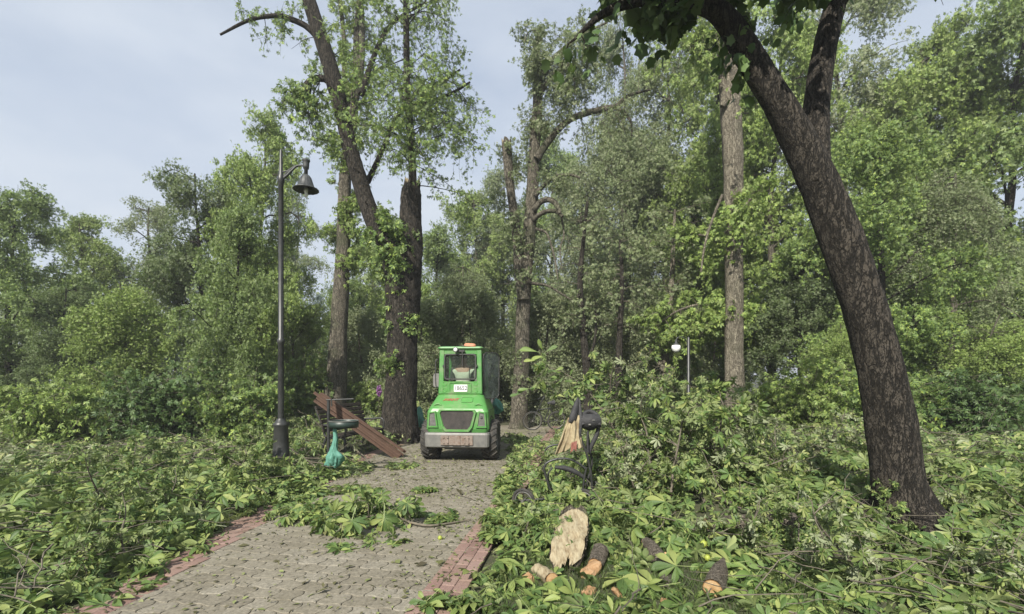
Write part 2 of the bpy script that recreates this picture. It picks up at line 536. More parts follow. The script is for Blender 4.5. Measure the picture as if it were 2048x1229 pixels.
def thing(name, label, cat, loc=(0, 0, 0), rz=0.0, group=None, local=False):
    """an Empty at the base; local=True: its parts are built in its own axes"""
    o = bpy.data.objects.new(name, None)
    o.empty_display_size = 0.2
    col.objects.link(o)
    o.location = tuple(float(c) for c in loc)
    o.rotation_euler = (0, 0, rz)
    o['_base'] = [0.0, 0.0, 0.0] if local else [float(c) for c in loc]
    return tag(o, label, cat, group)


def copy_tree(o, parent=None):
    c = o.copy()
    col.objects.link(c)
    c.parent = parent
    for ch in list(o.children):
        copy_tree(ch, c)
    return c


def resample(pts, r, sub):
    pts = np.asarray(pts, float)
    r = np.asarray(r, float)
    n = len(pts)
    if n < 3 or sub <= 1:
        return pts, r
    q = np.vstack([2 * pts[0] - pts[1], pts, 2 * pts[-1] - pts[-2]])
    o, ro = [], []
    for i in range(n - 1):
        p0, p1, p2, p3 = q[i:i + 4]
        for t in np.arange(sub) / sub:
            o.append(0.5 * (2 * p1 + (p2 - p0) * t + (2 * p0 - 5 * p1 + 4 * p2 - p3) * t * t + (-p0 + 3 * p1 - 3 * p2 + p3) * t ** 3))
            ro.append(r[i] * (1 - t) + r[i + 1] * t)
    o.append(pts[-1])
    ro.append(r[-1])
    return np.array(o), np.array(ro)


def frames(p):
    t = nrm(np.gradient(p, axis=0))
    ref = np.array([0.0, 0, 1]) if abs(t[0][2]) < 0.9 else np.array([1.0, 0, 0])
    u = np.cross(ref, t[0])
    us = []
    for i in range(len(p)):
        u = u - np.dot(u, t[i]) * t[i]
        u = u / max(np.linalg.norm(u), 1e-9)
        us.append(u.copy())
    us = np.array(us)
    return us, np.cross(t, us), t


def tube(mb, pts, r, seg=8, sub=4, rough=0.0, seed=0, mat=0, cap=True, capmat=None, closed=False, smooth=True, jag=0.0):
    p, rr = resample(pts, r if hasattr(r, '__len__') else [r] * len(pts), sub)
    k = len(p)
    u, w, t = frames(p)
    a = np.arange(seg) / seg * 2 * math.pi
    rg = np.random.default_rng(seed + 17)
    m = np.ones((k, seg))
    if rough > 0:
        dist = np.concatenate([[0], np.cumsum(np.linalg.norm(np.diff(p, axis=0), axis=1))])
        for fa in (2, 3, 5, 7):
            ph, fz, pz = rg.uniform(0, 6.28), rg.uniform(0.6, 3.5), rg.uniform(0, 6.28)
            m += rough / fa ** 0.5 * np.sin(fa * a[None] + ph + 1.2 * np.sin(dist * fz + pz)[:, None])
        m += rg.normal(0, rough * 0.35, (k, seg))
    ring = p[:, None] + (rr[:, None] * m)[..., None] * (np.cos(a)[None, :, None] * u[:, None] + np.sin(a)[None, :, None] * w[:, None])
    if jag > 0:
        ring[-1] += t[-1] * rg.uniform(-0.2, 1.0, (seg, 1)) * jag
    i, j = np.meshgrid(np.arange(k - 1), np.arange(seg), indexing='ij')
    j2 = (j + 1) % seg
    q = np.stack([i * seg + j, i * seg + j2, (i + 1) * seg + j2, (i + 1) * seg + j], -1).reshape(-1, 4)
    if closed:
        jj = np.arange(seg)
        q = np.vstack([q, np.stack([(k - 1) * seg + jj, (k - 1) * seg + (jj + 1) % seg, (jj + 1) % seg, jj], -1)])
    mb.add(ring.reshape(-1, 3), [q], mat, smooth=smooth)
    if cap and not closed:
        jj = np.arange(seg)
        for e, s in ((0, -1), (k - 1, 1)):
            c = ring[e].mean(0) - (t[e] * jag * 0.5 if (jag and e) else 0)
            vv = np.vstack([ring[e], c])
            f = np.stack([jj, (jj + 1) % seg, np.full(seg, seg)], -1)
            if s < 0:
                f = f[:, ::-1]
            mb.add(vv, [f], mat if capmat is None else capmat, smooth=False)


def tubes(mb, P, Rr, seg=4, mat=0):
    """many thin tubes: P (n,k,3), Rr (n,k)"""
    n, k, _ = P.shape
    if n == 0:
        return
    t = nrm(np.gradient(P, axis=1))
    ref = np.where(np.abs(t[..., 2:3]) < 0.85, np.array([0, 0, 1.0]), np.array([1.0, 0, 0]))
    u = nrm(np.cross(ref, t))
    w = np.cross(t, u)
    a = np.arange(seg) / seg * 2 * math.pi
    ring = P[:, :, None] + Rr[:, :, None, None] * (np.cos(a)[:, None] * u[:, :, None] + np.sin(a)[:, None] * w[:, :, None])
    b, i, j = np.meshgrid(np.arange(n), np.arange(k - 1), np.arange(seg), indexing='ij')
    j2 = (j + 1) % seg
    o = b * k * seg
    q = np.stack([o + i * seg + j, o + i * seg + j2, o + (i + 1) * seg + j2, o + (i + 1) * seg + j], -1).reshape(-1, 4)
    mb.add(ring.reshape(-1, 3), [q], mat)


def rot_axes(rx=0, ry=0, rz=0):
    return np.array(Matrix.Rotation(rz, 3, 'Z') @ Matrix.Rotation(ry, 3, 'Y') @ Matrix.Rotation(rx, 3, 'X'))


def box(mb, c, size, rot=None, ch=0.006, mat=0):
    hx, hy, hz = [s / 2 for s in size]
    ch = min(ch, hx * 0.8, hy * 0.8, hz * 0.8)
    vs, idx = [], {}
    for sx in (-1, 1):
        for sy in (-1, 1):
            for sz in (-1, 1):
                for ax in range(3):
                    p = [sx * (hx - (ch if ax != 0 else 0)), sy * (hy - (ch if ax != 1 else 0)), sz * (hz - (ch if ax != 2 else 0))]
                    idx[(sx, sy, sz, ax)] = len(vs)
                    vs.append(p)
    vs = np.array(vs)
    quads, tris = [], []

    def orient(f):
        p = vs[f]
        nn = np.cross(p[1] - p[0], p[2] - p[0])
        return f if np.dot(nn, p.mean(0)) > 0 else f[::-1]
    for ax in range(3):
        o1, o2 = [a for a in range(3) if a != ax]
        for s in (-1, 1):
            f = []
            for a, b in ((-1, -1), (1, -1), (1, 1), (-1, 1)):
                k = [0, 0, 0]
                k[ax], k[o1], k[o2] = s, a, b
                f.append(idx[(*k, ax)])
            quads.append(orient(f))
        for a in (-1, 1):
            for b in (-1, 1):
                f = []
                for s, A in ((-1, o1), (1, o1), (1, o2), (-1, o2)):
                    k = [0, 0, 0]
                    k[ax], k[o1], k[o2] = s, a, b
                    f.append(idx[(*k, A)])
                quads.append(orient(f))
    for sx in (-1, 1):
        for sy in (-1, 1):
            for sz in (-1, 1):
                tris.append(orient([idx[(sx, sy, sz, a)] for a in range(3)]))
    if rot is not None:
        vs = vs @ np.asarray(rot).T
    mb.add(vs + np.asarray(c, float), [np.array(quads), np.array(tris)], mat, smooth=False)


def lathe(mb, prof, c, seg=24, mat=0, axis='z', flute=0.0, nfl=8):
    prof = np.array(prof, float)
    a = np.arange(seg) / seg * 2 * math.pi
    k = len(prof)
    rr = prof[:, 0][:, None] * (1 + flute * np.abs(np.sin(a * nfl / 2))[None])
    x, y, z = rr * np.cos(a), rr * np.sin(a), np.repeat(prof[:, 1][:, None], seg, 1)
    if axis == 'x':
        x, y, z = z, x, y
    elif axis == 'y':
        x, y, z = y, z, x
    v = np.stack([x, y, z], -1).reshape(-1, 3) + np.asarray(c, float)
    i, j = np.meshgrid(np.arange(k - 1), np.arange(seg), indexing='ij')
    j2 = (j + 1) % seg
    q = np.stack([i * seg + j, i * seg + j2, (i + 1) * seg + j2, (i + 1) * seg + j], -1).reshape(-1, 4)
    mb.add(v, [q], mat)


def prism(mb, poly, c, ex, ey, ez, depth, mat=0, inset=0.0):
    """polygon in (ex,ey) pushed out along ez by depth, with a small chamfer"""
    poly = np.array(poly, float)
    k = len(poly)
    cen = poly.mean(0)
    c, ex, ey, ez = [np.asarray(q, float) for q in (c, ex, ey, ez)]
    ins = cen + (poly - cen) * (1 - inset)
    ring = [(poly, 0), (poly, depth * 0.7), (ins, depth)]
    v = np.concatenate([c + p[:, :1] * ex + p[:, 1:] * ey + h * ez for p, h in ring] + [(c + cen[0] * ex + cen[1] * ey + depth * ez)[None]])
    j = np.arange(k)
    j2 = (j + 1) % k
    q = np.vstack([np.stack([i * k + j, i * k + j2, (i + 1) * k + j2, (i + 1) * k + j], -1) for i in (0, 1)])
    t = np.stack([2 * k + j, 2 * k + j2, np.full(k, 3 * k)], -1)
    mb.add(v, [q, t], mat, smooth=False)


def frame_ring(mb, outer, inner, c, ex, ey, ez, depth, mat=0):
    """a flat frame between two polygons with the same number of corners"""
    o, i_ = np.array(outer, float), np.array(inner, float)
    k = len(o)
    c, ex, ey, ez = [np.asarray(q, float) for q in (c, ex, ey, ez)]
    f = lambda p, h: c + p[:, :1] * ex + p[:, 1:] * ey + h * ez
    om = o + (i_ - o) * 0.18
    im = i_ + (o - i_) * 0.18
    v = np.concatenate([f(o, 0), f(o, depth * 0.6), f(om, depth), f(im, depth), f(i_, depth * 0.6), f(i_, 0)])
    j = np.arange(k)
    j2 = (j + 1) % k
    q = np.vstack([np.stack([a * k + j, a * k + j2, (a + 1) * k + j2, (a + 1) * k + j], -1) for a in range(5)])
    mb.add(v, [q], mat, smooth=False)


def rrect(x0, z0, x1, z1, r, n=4):
    p = []
    for cx, cz, a0 in ((x1 - r, z1 - r, 0), (x0 + r, z1 - r, 90), (x0 + r, z0 + r, 180), (x1 - r, z0 + r, 270)):
        for i in range(n):
            a = R(a0 + 90 * i / (n - 1))
            p.append((cx + r * math.cos(a), cz + r * math.sin(a)))
    return p


# ------------------------------------------------------------------ leaves
def leaflet(st, w, fold, droop, L=1.0, ang=0.0, curl=0.0):
    """stations, half widths -> verts, quads, uv; lies along +x"""
    v, uv = [], []
    for t, h in zip(st, w):
        z = -droop * t * t
        for s in (-1, 0, 1):
            v.append((t, s * h, z + (fold * abs(s) * h) - curl * s * t * 0.1))
            uv.append((t, s * h / 0.18, 0))
    v = np.array(v) * L
    ca, sa = math.cos(ang), math.sin(ang)
    v = np.stack([v[:, 0] * ca - v[:, 1] * sa, v[:, 0] * sa + v[:, 1] * ca, v[:, 2]], -1)
    q = []
    for i in range(len(st) - 1):
        for s in (0, 1):
            q.append((i * 3 + s, (i + 1) * 3 + s, (i + 1) * 3 + s + 1, i * 3 + s + 1))
    return v, np.array(q), np.array(uv)


def compound(angs, lens, st, w, fold, droop, petiole=0.7, rg=None):
    V, Q, U, o = [], [], [], 0
    for a, l in zip(angs, lens):
        d = droop * (rg.uniform(0.5, 1.6) if rg else 1)
        v, q, u = leaflet(st, w, fold * (rg.uniform(0.5, 1.6) if rg else 1), d, l, R(a + (rg.uniform(-8, 8) if rg else 0)), rg.uniform(-1, 1) if rg else 0)
        V.append(v); Q.append(q + o); U.append(u); o += len(v)
    if petiole:
        p = np.array([(0, 0.012, 0), (0, -0.012, 0), (-petiole, -0.012, -0.05), (-petiole, 0.012, -0.05)])
        V.append(p); Q.append(np.array([(0, 1, 2, 3)]) + o); U.append(np.zeros((4, 3)))
    return np.concatenate(V), [np.concatenate(Q)], np.concatenate(U)


ST_HI = (0, 0.18, 0.38, 0.56, 0.72, 0.85, 0.94, 1.0)
W_HI = (0.012, 0.055, 0.115, 0.165, 0.18, 0.14, 0.07, 0.0)
ST_MD = (0, 0.35, 0.7, 1.0)
W_MD = (0.012, 0.11, 0.18, 0.0)
A7, L7 = (-118, -78, -38, 0, 38, 78, 118), (0.55, 0.8, 0.96, 1.0, 0.96, 0.8, 0.55)
A5, L5 = (-88, -44, 0, 44, 88), (0.66, 0.9, 1.0, 0.9, 0.66)
_rg = np.random.default_rng(5)
T_HI = [compound(A7, L7, ST_HI, W_HI, 0.45, d, 0.8, _rg) for d in (0.08, 0.25, 0.45, 0.6)] + \
       [compound(A5, L5, ST_HI, W_HI, 0.5, d, 0.8, _rg) for d in (0.15, 0.5)]
T_MD = [compound(A5, L5, ST_MD, W_MD, 0.4, d, 0.6, _rg) for d in (0.1, 0.35, 0.6)]
T_LO = [(np.array([(0, 0, 0), (0.55, 0.2, 0.05), (1, 0, -0.12), (0.55, -0.2, 0.05)]), [np.array([(0, 2, 1), (0, 3, 2)])], None)]


def palm_lo(rg, n=5):
    V, Q, o = [], [], 0
    for a, l in zip(A5, L5):
        a = R(a + rg.uniform(-8, 8))
        d = rg.uniform(0.1, 0.45)
        v = np.array([(0, 0, 0), (0.6, 0.19, -d * 0.3), (1, 0, -d), (0.6, -0.19, -d * 0.3)]) * l
        v = np.stack([v[:, 0] * math.cos(a) - v[:, 1] * math.sin(a), v[:, 0] * math.sin(a) + v[:, 1] * math.cos(a), v[:, 2]], -1)
        V.append(v); Q.append(np.array([(0, 2, 1), (0, 3, 2)]) + o); o += 4
    return np.concatenate(V), [np.concatenate(Q)], None


T_PL = [palm_lo(_rg) for _ in range(4)]
# a broad lobed leaf (one piece)
_a = np.linspace(-150, 150, 11)
_r = np.array([0.35, 0.5, 0.38, 0.55, 0.42, 0.62, 0.42, 0.55, 0.38, 0.5, 0.35])
_lv = np.vstack([[0, 0, 0.04]] + [[0.38 + _r[i] * math.cos(R(_a[i])) - 0.38 * (abs(_a[i]) > 120) * 0.2, _r[i] * math.sin(R(_a[i])), -0.10 * _r[i]] for i in range(11)])
T_BROAD = [(_lv, [np.array([(0, i, i + 1) for i in range(1, 11)])], None)]


def place(mb, T, pos, xd, nr, size, rg, mat=0):
    n = len(pos)
    if n == 0:
        return
    x = nrm(xd)
    z = nr - np.sum(nr * x, -1, keepdims=True) * x
    z = nrm(z)
    y = np.cross(z, x)
    which = rg.integers(0, len(T), n)
    for k, (tv, tf, tu) in enumerate(T):
        s = np.where(which == k)[0]
        if len(s) == 0:
            continue
        m = len(tv)
        v = pos[s][:, None] + size[s][:, None, None] * (tv[None, :, 0:1] * x[s][:, None] + tv[None, :, 1:2] * y[s][:, None] + tv[None, :, 2:3] * z[s][:, None])
        off = (np.arange(len(s)) * m)[:, None, None]
        mb.add(v.reshape(-1, 3), [(f[None] + off).reshape(-1, f.shape[1]) for f in tf], mat,
               uv=None if tu is None else np.tile(tu, (len(s), 1)))


def rdir(rg, n):
    return nrm(rg.normal(size=(n, 3)))


def spawn(P, m, s0, s1, Lg, spread, up, droop, k, rg, bias=None, power=1.0):
    """m children per parent curve, arching out and drooping; P (n,j,3) -> (n*m,k,3)"""
    n, j, _ = P.shape
    s = s0 + (s1 - s0) * rg.random((n, m)) ** power
    f = s * (j - 1)
    i = np.minimum(f.astype(int), j - 2)
    t = (f - i)[..., None]
    b = np.arange(n)[:, None]
    base = P[b, i] * (1 - t) + P[b, i + 1] * t
    tan = nrm(P[b, i + 1] - P[b, i])
    rd = rdir(rg, n * m).reshape(n, m, 3)
    perp = nrm(rd - np.sum(rd * tan, -1, keepdims=True) * tan)
    d = tan * (1 - spread) + perp * spread
    d[..., 2] += up
    if bias is not None:
        d = d + np.asarray(bias)
    d = nrm(d)
    ln = (Lg(s) if callable(Lg) else Lg) * rg.uniform(0.55, 1.15, (n, m))
    q = np.linspace(0, 1, k)
    wob = np.cumsum(rg.normal(0, 0.10, (n, m, k, 3)), axis=2) * q[None, None, :, None]
    C = base[:, :, None] + ln[..., None, None] * (d[:, :, None] * q[:, None] + wob * 0.55)
    C[..., 2] -= (ln[..., None] * droop) * q ** 2
    return C.reshape(n * m, k, 3)


LIGHTWARD = np.array(S) * 0.75 + np.array([0.0, 0.0, 0.35])     # leaves turn their faces to the light


def leaves_on(mb, C, per, size, T, rg, mat=0, jit=0.05, s0=0.25, droop=0.5, nup=0.8):
    n, j, _ = C.shape
    s = s0 + (1 - s0) * rg.random((n, per))
    f = s * (j - 1)
    i = np.minimum(f.astype(int), j - 2)
    t = (f - i)[..., None]
    b = np.arange(n)[:, None]
    pos = (C[b, i] * (1 - t) + C[b, i + 1] * t).reshape(-1, 3)
    tan = nrm(C[b, i + 1] - C[b, i]).reshape(-1, 3)
    N = len(pos)
    pos = pos + rg.normal(0, jit, (N, 3))
    xd = tan * 0.35 + rdir(rg, N) * 0.8
    xd[:, 2] -= droop
    nn = rdir(rg, N) + nup * LIGHTWARD
    place(mb, T, pos, xd, nn, size * rg.uniform(0.6, 1.25, N), rg, mat)


def curve_rad(C, r0, r1):
    n, k, _ = C.shape
    return np.tile(np.linspace(r0, r1, k), (n, 1))


def px_path(lst, Y, dY=0.0):
    """[(px,py,w)] at depth Y -> points, radii"""
    pts, rr = [], []
    for i, (a, b, w) in enumerate(lst):
        p = at(a, b, Y + dY * i / max(1, len(lst) - 1))
        pts.append(p)
        rr.append(rad(w, p))
    return np.array(pts), np.array(rr)


# ------------------------------------------------------------------ ground, path
def sst(a, b, x):
    t = np.clip((x - a) / (b - a), 0, 1)
    return t * t * (3 - 2 * t)


SLOPE = 0.165
PANG = math.atan(SLOPE)


def pr(y):
    return -1.25 + SLOPE * y + 0.40


def pl(y):
    y = np.asarray(y, float)
    return np.where(y < 9.5, -2.75 - 0.03 * y, -3.035 + 0.165 * (y - 9.5))


def bumpy(x, y):
    return (np.sin(x * 1.7 + 0.6 * np.sin(y * 1.3)) * np.sin(y * 1.9 + 0.7 * np.sin(x * 1.1)) * 0.6 + np.sin(x * 4.1 + y * 0.7) * np.sin(y * 3.7 - x * 1.3) * 0.4)


def heap(x, y):
    x = np.asarray(x, float)
    y = np.asarray(y, float)
    dr = x - pr(y)
    dl = pl(y) - x
    far = 1 - 0.3 * sst(20, 30, y)
    hr = sst(-0.1, 0.9, dr) * (0.035 + 0.22 * sst(4.2, 8, y) + 0.10 * sst(0.6, 2.4, dr) * sst(4.0, 6.0, y)) * (1 + 0.55 * bumpy(x, y))
    hl = sst(-0.1, 0.9, dl) * (0.05 + 0.17 * sst(7, 14, y)) * (1 + 0.55 * bumpy(x + 9, y))
    back = sst(15, 20, y) * 0.25
    return np.maximum(np.maximum(hr, hl) * far, back * far) - 0.03 * (1 - np.clip(np.maximum(sst(-0.1, 0.3, dr), sst(-0.1, 0.3, dl)), 0, 1))


def axis_lines(spec):
    o = []
    for a, b, n in spec:
        o.append(np.linspace(a, b, n, endpoint=False))
    return np.concatenate(o + [[spec[-1][1]]])


xs = axis_lines([(-600, -60, 12), (-60, -14, 24), (-14, -5, 40), (-5, 6, 130), (6, 16, 44), (16, 60, 24), (60, 600, 12)])
ys = axis_lines([(-80, 0, 10), (0, 2.5, 8), (2.5, 12, 120), (12, 30, 90), (30, 80, 30), (80, 900, 16)])
gx, gy = np.meshgrid(xs, ys, indexing='ij')
gz = heap(gx, gy)
gz = np.where((gy < 2.5), np.minimum(gz, 0.05), gz)
mb = MB()
nx, ny = gx.shape
i, j = np.meshgrid(np.arange(nx - 1), np.arange(ny - 1), indexing='ij')
q = np.stack([i * ny + j, (i + 1) * ny + j, (i + 1) * ny + j + 1, i * ny + j + 1], -1).reshape(-1, 4)
mb.add(np.stack([gx, gy, gz], -1).reshape(-1, 3), [q])
tag(mb.build('ground', M['soil']), 'dark littered soil and lawn of the park', 'ground', kind='structure')

# the joint sand under the pavers
mb = MB()
yy = np.linspace(0.5, 26, 60)
a = np.stack([pl(yy) - 0.05, yy, np.full(60, -0.004)], -1)
b = np.stack([pr(yy) - 0.085, yy, np.full(60, -0.004)], -1)
v = np.concatenate([a, b])
j = np.arange(59)
mb.add(v, [np.stack([j, 60 + j, 61 + j, j + 1], -1)])
tag(mb.build('path_bed', M['sand']), 'dark sand bed between the pavers of the path', 'path', kind='structure')

rg = np.random.default_rng(11)
CA, SA = math.cos(PANG), math.sin(PANG)


def to_world(u, v):
    """path axes: v runs along the path, u across, origin on the right edge line"""
    return np.stack([-1.25 + u * CA + v * SA, -u * SA + v * CA], -1)


def tiles(mb, TL, TW, u0, u1, v0, v1, wav, keep, rg, top=0.010, tilt=0.003, stag=0.5):
    nu, nv = int((u1 - u0) / TL) + 2, int((v1 - v0) / TW) + 1
    q = np.linspace(0, 1, 6, endpoint=False)
    bu = np.concatenate([q, np.ones(6), 1 - q, np.zeros(6)])
    bv = np.concatenate([np.zeros(6), q, np.ones(6), 1 - q])
    K = len(bu)
    for r in range(nv):
        for c in range(nu):
            cu = u0 + (c + stag * (r % 2)) * TL
            cv = v0 + r * TW + (0.5 * TW * (c % 2) if stag == 0 else 0)
            w = to_world(cu + TL / 2, cv + TW / 2)
            if not keep(w[0], w[1]):
                continue
            uu, vv = cu + bu * TL, cv + bv * TW
            U = uu + wav * np.sin(2 * math.pi * vv / TW + 0.4) * 1.1
            V = vv + wav * np.sin(2 * math.pi * uu / TL)
            cu2, cv2 = U.mean(), V.mean()
            dz = rg.normal(0, 0.0011)
            tx, ty = rg.normal(0, tilt, 2) * 1.2

            def ring(ins, z):
                k = 1 - ins / (0.5 * min(TL, TW))
                Ui, Vi = cu2 + (U - cu2) * k, cv2 + (V - cv2) * k
                xy = to_world(Ui, Vi)
                return np.column_stack([xy, z + dz + tx * (Ui - cu2) + ty * (Vi - cv2)])
            vv3 = np.concatenate([ring(0.0026, -0.015), ring(0.0026, top - 0.0035), ring(0.008, top), np.append(to_world(cu2, cv2), top + dz + 0.001)[None]])
            j = np.arange(K)
            j2 = (j + 1) % K
            quads = np.vstack([np.stack([a * K + j, a * K + j2, (a + 1) * K + j2, (a + 1) * K + j], -1) for a in (0, 1)])
            mb.add(vv3, [quads, np.stack([2 * K + j, 2 * K + j2, np.full(K, 3 * K)], -1)], smooth=False)


strip_l = lambda y: pr(y) - 0.42
mb = MB()
tiles(mb, 0.192, 0.158, -5.0, 0.05, 1.5, 24, 0.013, lambda x, y: pl(y) + 0.02 < x < strip_l(y) + 0.12, rg)
tag(mb.build('path', M['paver']), 'path of grey wavy interlocking pavers', 'path', kind='structure')
mb = MB()
tiles(mb, 0.108, 0.205, 0.0, 0.21, 1.5, 24, 0.0, lambda x, y: x < pr(y) + 0.03, rg, top=0.0155, stag=0)
tiles(mb, 0.103, 0.205, -6.0, -1.0, 1.5, 24, 0.0, lambda x, y: pl(y) - 0.18 < x < pl(y) + 0.14, rg, top=0.0155, stag=0)
tag(mb.build('path_border', M['redbrick']), 'border of red paving bricks along the path', 'path border', kind='structure')

# ------------------------------------------------------------------ trees near the path
def dress(tb, lb, pts, m1, L1, m2, L2, per, size, rg, s0=0.0, s1=1.0, spread=0.8, up=0.35, droop=0.35, r1=0.018, T=None,
          bias=None, ldroop=0.55, tdroop=0.4, tm=0, lm=0, m3=0, L3=0.3):
    """side branches, twigs and leaves along one limb"""
    T = T or T_PL
    C1 = spawn(np.asarray(pts)[None], m1, s0, s1, L1, spread, up, droop, 7, rg, bias)
    tubes(tb, C1, curve_rad(C1, r1, r1 * 0.3), 5, tm)
    C2 = spawn(C1, m2, 0.2, 1.0, L2, 0.65, 0.05, tdroop, 5, rg)
    tubes(tb, C2, curve_rad(C2, r1 * 0.36, r1 * 0.16), 3, tm)
    if m3:
        C3 = spawn(C2, m3, 0.2, 1.0, L3, 0.6, 0.0, tdroop, 4, rg)
        tubes(tb, C3, curve_rad(C3, r1 * 0.2, r1 * 0.12), 3, tm)
        C2 = np.concatenate([C2, np.stack([C3[:, 0], C3[:, 1], C3[:, 2], C3[:, 3], C3[:, 3] * 1.0 + (C3[:, 3] - C3[:, 2]) * 0.3], 1)])
    leaves_on(lb, C2, per, size, T, rg, lm, droop=ldroop)
    return C1, C2


# --- the big broken chestnut left of the loader
rg = np.random.default_rng(21)
YB = 11.9
base = ground(797, 887, 0.02)
big = thing('chestnut_tree', 'huge dark chestnut beside the green loader, one thin stem rising from its stub', 'tree', base)
tb, lb = MB(), MB()
p, r = px_path([(797, 893, 96), (799, 870, 76), (800, 820, 67), (803, 740, 61), (805, 660, 60), (806, 600, 66), (809, 540, 70), (815, 490, 60), (820, 440, 44), (822, 392, 40), (824, 374, 31)], YB, 0.2)
r[0] *= 1.05
tube(tb, p, r, 40, 9, 0.05, 3, capmat=1, jag=0.30)
for k in range(7):          # root flare
    a = k * 0.9 + 0.3
    c = p[0] + np.array([0, 0, 0])
    d = np.array([math.cos(a), math.sin(a), 0])
    tube(tb, [c + d * 0.22 + [0, 0, 0.75], c + d * 0.42 + [0, 0, 0.28], c + d * 0.72 + [0, 0, -0.06]], [0.12, 0.15, 0.06], 10, 5, 0.06, k)
pl_, rl_ = px_path([(808, 690, 24), (802, 610, 40), (793, 548, 46), (776, 498, 46), (757, 462, 40), (735, 410, 34), (716, 350, 31), (698, 290, 29), (688, 245, 28), (676, 195, 30), (662, 140, 30), (645, 85, 29), (622, 15, 28), (598, -60, 25), (570, -140, 20)], YB + 0.08, -0.95)
tube(tb, pl_, rl_, 22, 6, 0.05, 5)
stem, rs = px_path([(826, 395, 18), (824, 330, 15), (820, 250, 14), (814, 170, 13), (813, 90, 12), (812, 0, 11), (815, -110, 9), (808, -220, 6)], YB + 0.1, 0.2)
tube(tb, stem, rs, 12, 6, 0.05, 6)
hook, rh = px_path([(690, 235, 17), (678, 195, 15), (662, 165, 14), (640, 157, 13), (620, 163, 13), (606, 182, 11), (600, 205, 6)], YB - 0.5, -0.3)
tube(tb, hook, rh, 12, 6, 0.06, 7)
lft, rlf = px_path([(660, 120, 16), (642, 85, 14), (615, 55, 12), (585, 40, 11), (555, 32, 9), (500, 40, 7), (440, 70, 4)], YB - 0.5, -0.5)
tube(tb, lft, rlf, 12, 6, 0.05, 8)
inn, ri = px_path([(735, 365, 11), (765, 300, 9), (800, 225, 8), (850, 208, 7), (905, 186, 6), (940, 165, 4)], YB + 0.2, 0.5)
tube(tb, inn, ri, 10, 6, 0.05, 9)
inn2, ri2 = px_path([(722, 190, 12), (745, 120, 10), (772, 62, 8), (800, 35, 6), (842, 10, 5)], YB + 0.5, 0.4)
tube(tb, inn2, ri2, 10, 6, 0.05, 10)
rb, rrb = px_path([(818, 210, 8), (838, 178, 7), (880, 165, 6), (920, 140, 4)], YB, 0.4)
tube(tb, rb, rrb, 8, 6, 0.05, 11)
dress(tb, lb, stem, 40, lambda s: 2.0 - 0.2 * s, 11, 0.62, 6, 0.072, rg, 0.05, 1.0, 0.92, 0.15, 0.45, 0.016, bias=(0.22, 0, 0), m3=1)
dress(tb, lb, inn, 10, 1.0, 10, 0.55, 7, 0.075, rg, 0.25, 1, 0.8, 0.05, 0.4, 0.014, m3=1)
dress(tb, lb, rb, 8, 0.9, 10, 0.55, 7, 0.072, rg, 0.2, 1, 0.8, 0.1, 0.4, 0.012, m3=1)
dress(tb, lb, inn2, 8, 0.8, 10, 0.5, 8, 0.08, rg, 0.1, 1, 0.8, 0.2, 0.35, 0.012)
dress(tb, lb, stem[1:4], 10, 1.7, 11, 0.6, 7, 0.075, rg, 0.0, 1, 0.95, -0.05, 0.55, 0.014, bias=(0.5, 0, -0.1), m3=1)
# leafy shoots along the trunk's fork and the leaning limb
dress(tb, lb, pl_[2:6], 20, 0.6, 9, 0.34, 8, 0.115, rg, 0, 1, 0.95, 0.35, 0.3, 0.012)
dress(tb, lb, pl_[6:], 11, 0.65, 8, 0.36, 7, 0.09, rg, 0, 1, 0.95, 0.3, 0.3, 0.012, bias=(0.3, -0.2, 0))
dress(tb, lb, p[6:8], 8, 0.5, 9, 0.3, 8, 0.11, rg, 0, 0.8, 0.98, 0.3, 0.3, 0.012, bias=(-0.8, -0.4, 0))
dress(tb, lb, p[3:7], 9, 0.6, 8, 0.32, 8, 0.11, rg, 0, 1, 0.98, 0.25, 0.3, 0.012, bias=(-0.8, -0.1, 0))
dress(tb, lb, hook, 13, 0.75, 9, 0.42, 8, 0.09, rg, 0.35, 1, 0.8, -0.1, 0.75, 0.014, bias=(-0.2, 0, -0.4), ldroop=1.0)
dress(tb, lb, lft, 10, 0.45, 6, 0.3, 5, 0.085, rg, 0.1, 1, 0.8, 0.1, 0.4, 0.01)
tb.build('trunk', [M['bark_dark'], M['torn']], big)
lb.build('crown', M['leaf_main'], big)

# --- the slimmer chestnut behind the bench
rg = np.random.default_rng(22)
YL = 15.5
base = ground(672, 852, 0.0)
base = at(670, 862, YL)
base[2] = 0
lt = thing('chestnut_tree', 'slim straight chestnut with mottled grey trunk standing behind the park bench', 'tree', base)
tb, lb = MB(), MB()
p, r = px_path([(670, 868, 56), (671, 810, 42), (674, 740, 37), (678, 650, 33), (683, 560, 29), (687, 490, 27), (689, 420, 26), (691, 350, 23), (697, 290, 20), (707, 230, 17), (712, 150, 15), (714, 70, 13), (720, -20, 11), (722, -120, 8)], YL)
tube(tb, p, r, 26, 7, 0.04, 31)
s2, r2 = px_path([(711, 200, 13), (722, 140, 12), (724, 60, 11), (722, -30, 9), (735, -120, 6)], YL - 0.2)
tube(tb, s2, r2, 10, 5, 0.05, 32)
s3, r3 = px_path([(700, 260, 14), (690, 160, 11), (688, 80, 9), (680, 0, 8), (676, -90, 6)], YL + 0.3)
tube(tb, s3, r3, 10, 5, 0.05, 33)
dress(tb, lb, p[4:8], 26, 0.85, 9, 0.40, 9, 0.105, rg, 0.1, 1, 0.95, 0.25, 0.35, 0.014)
dress(tb, lb, p[7:], 34, 1.15, 10, 0.5, 9, 0.095, rg, 0, 1, 0.9, 0.3, 0.35, 0.016)
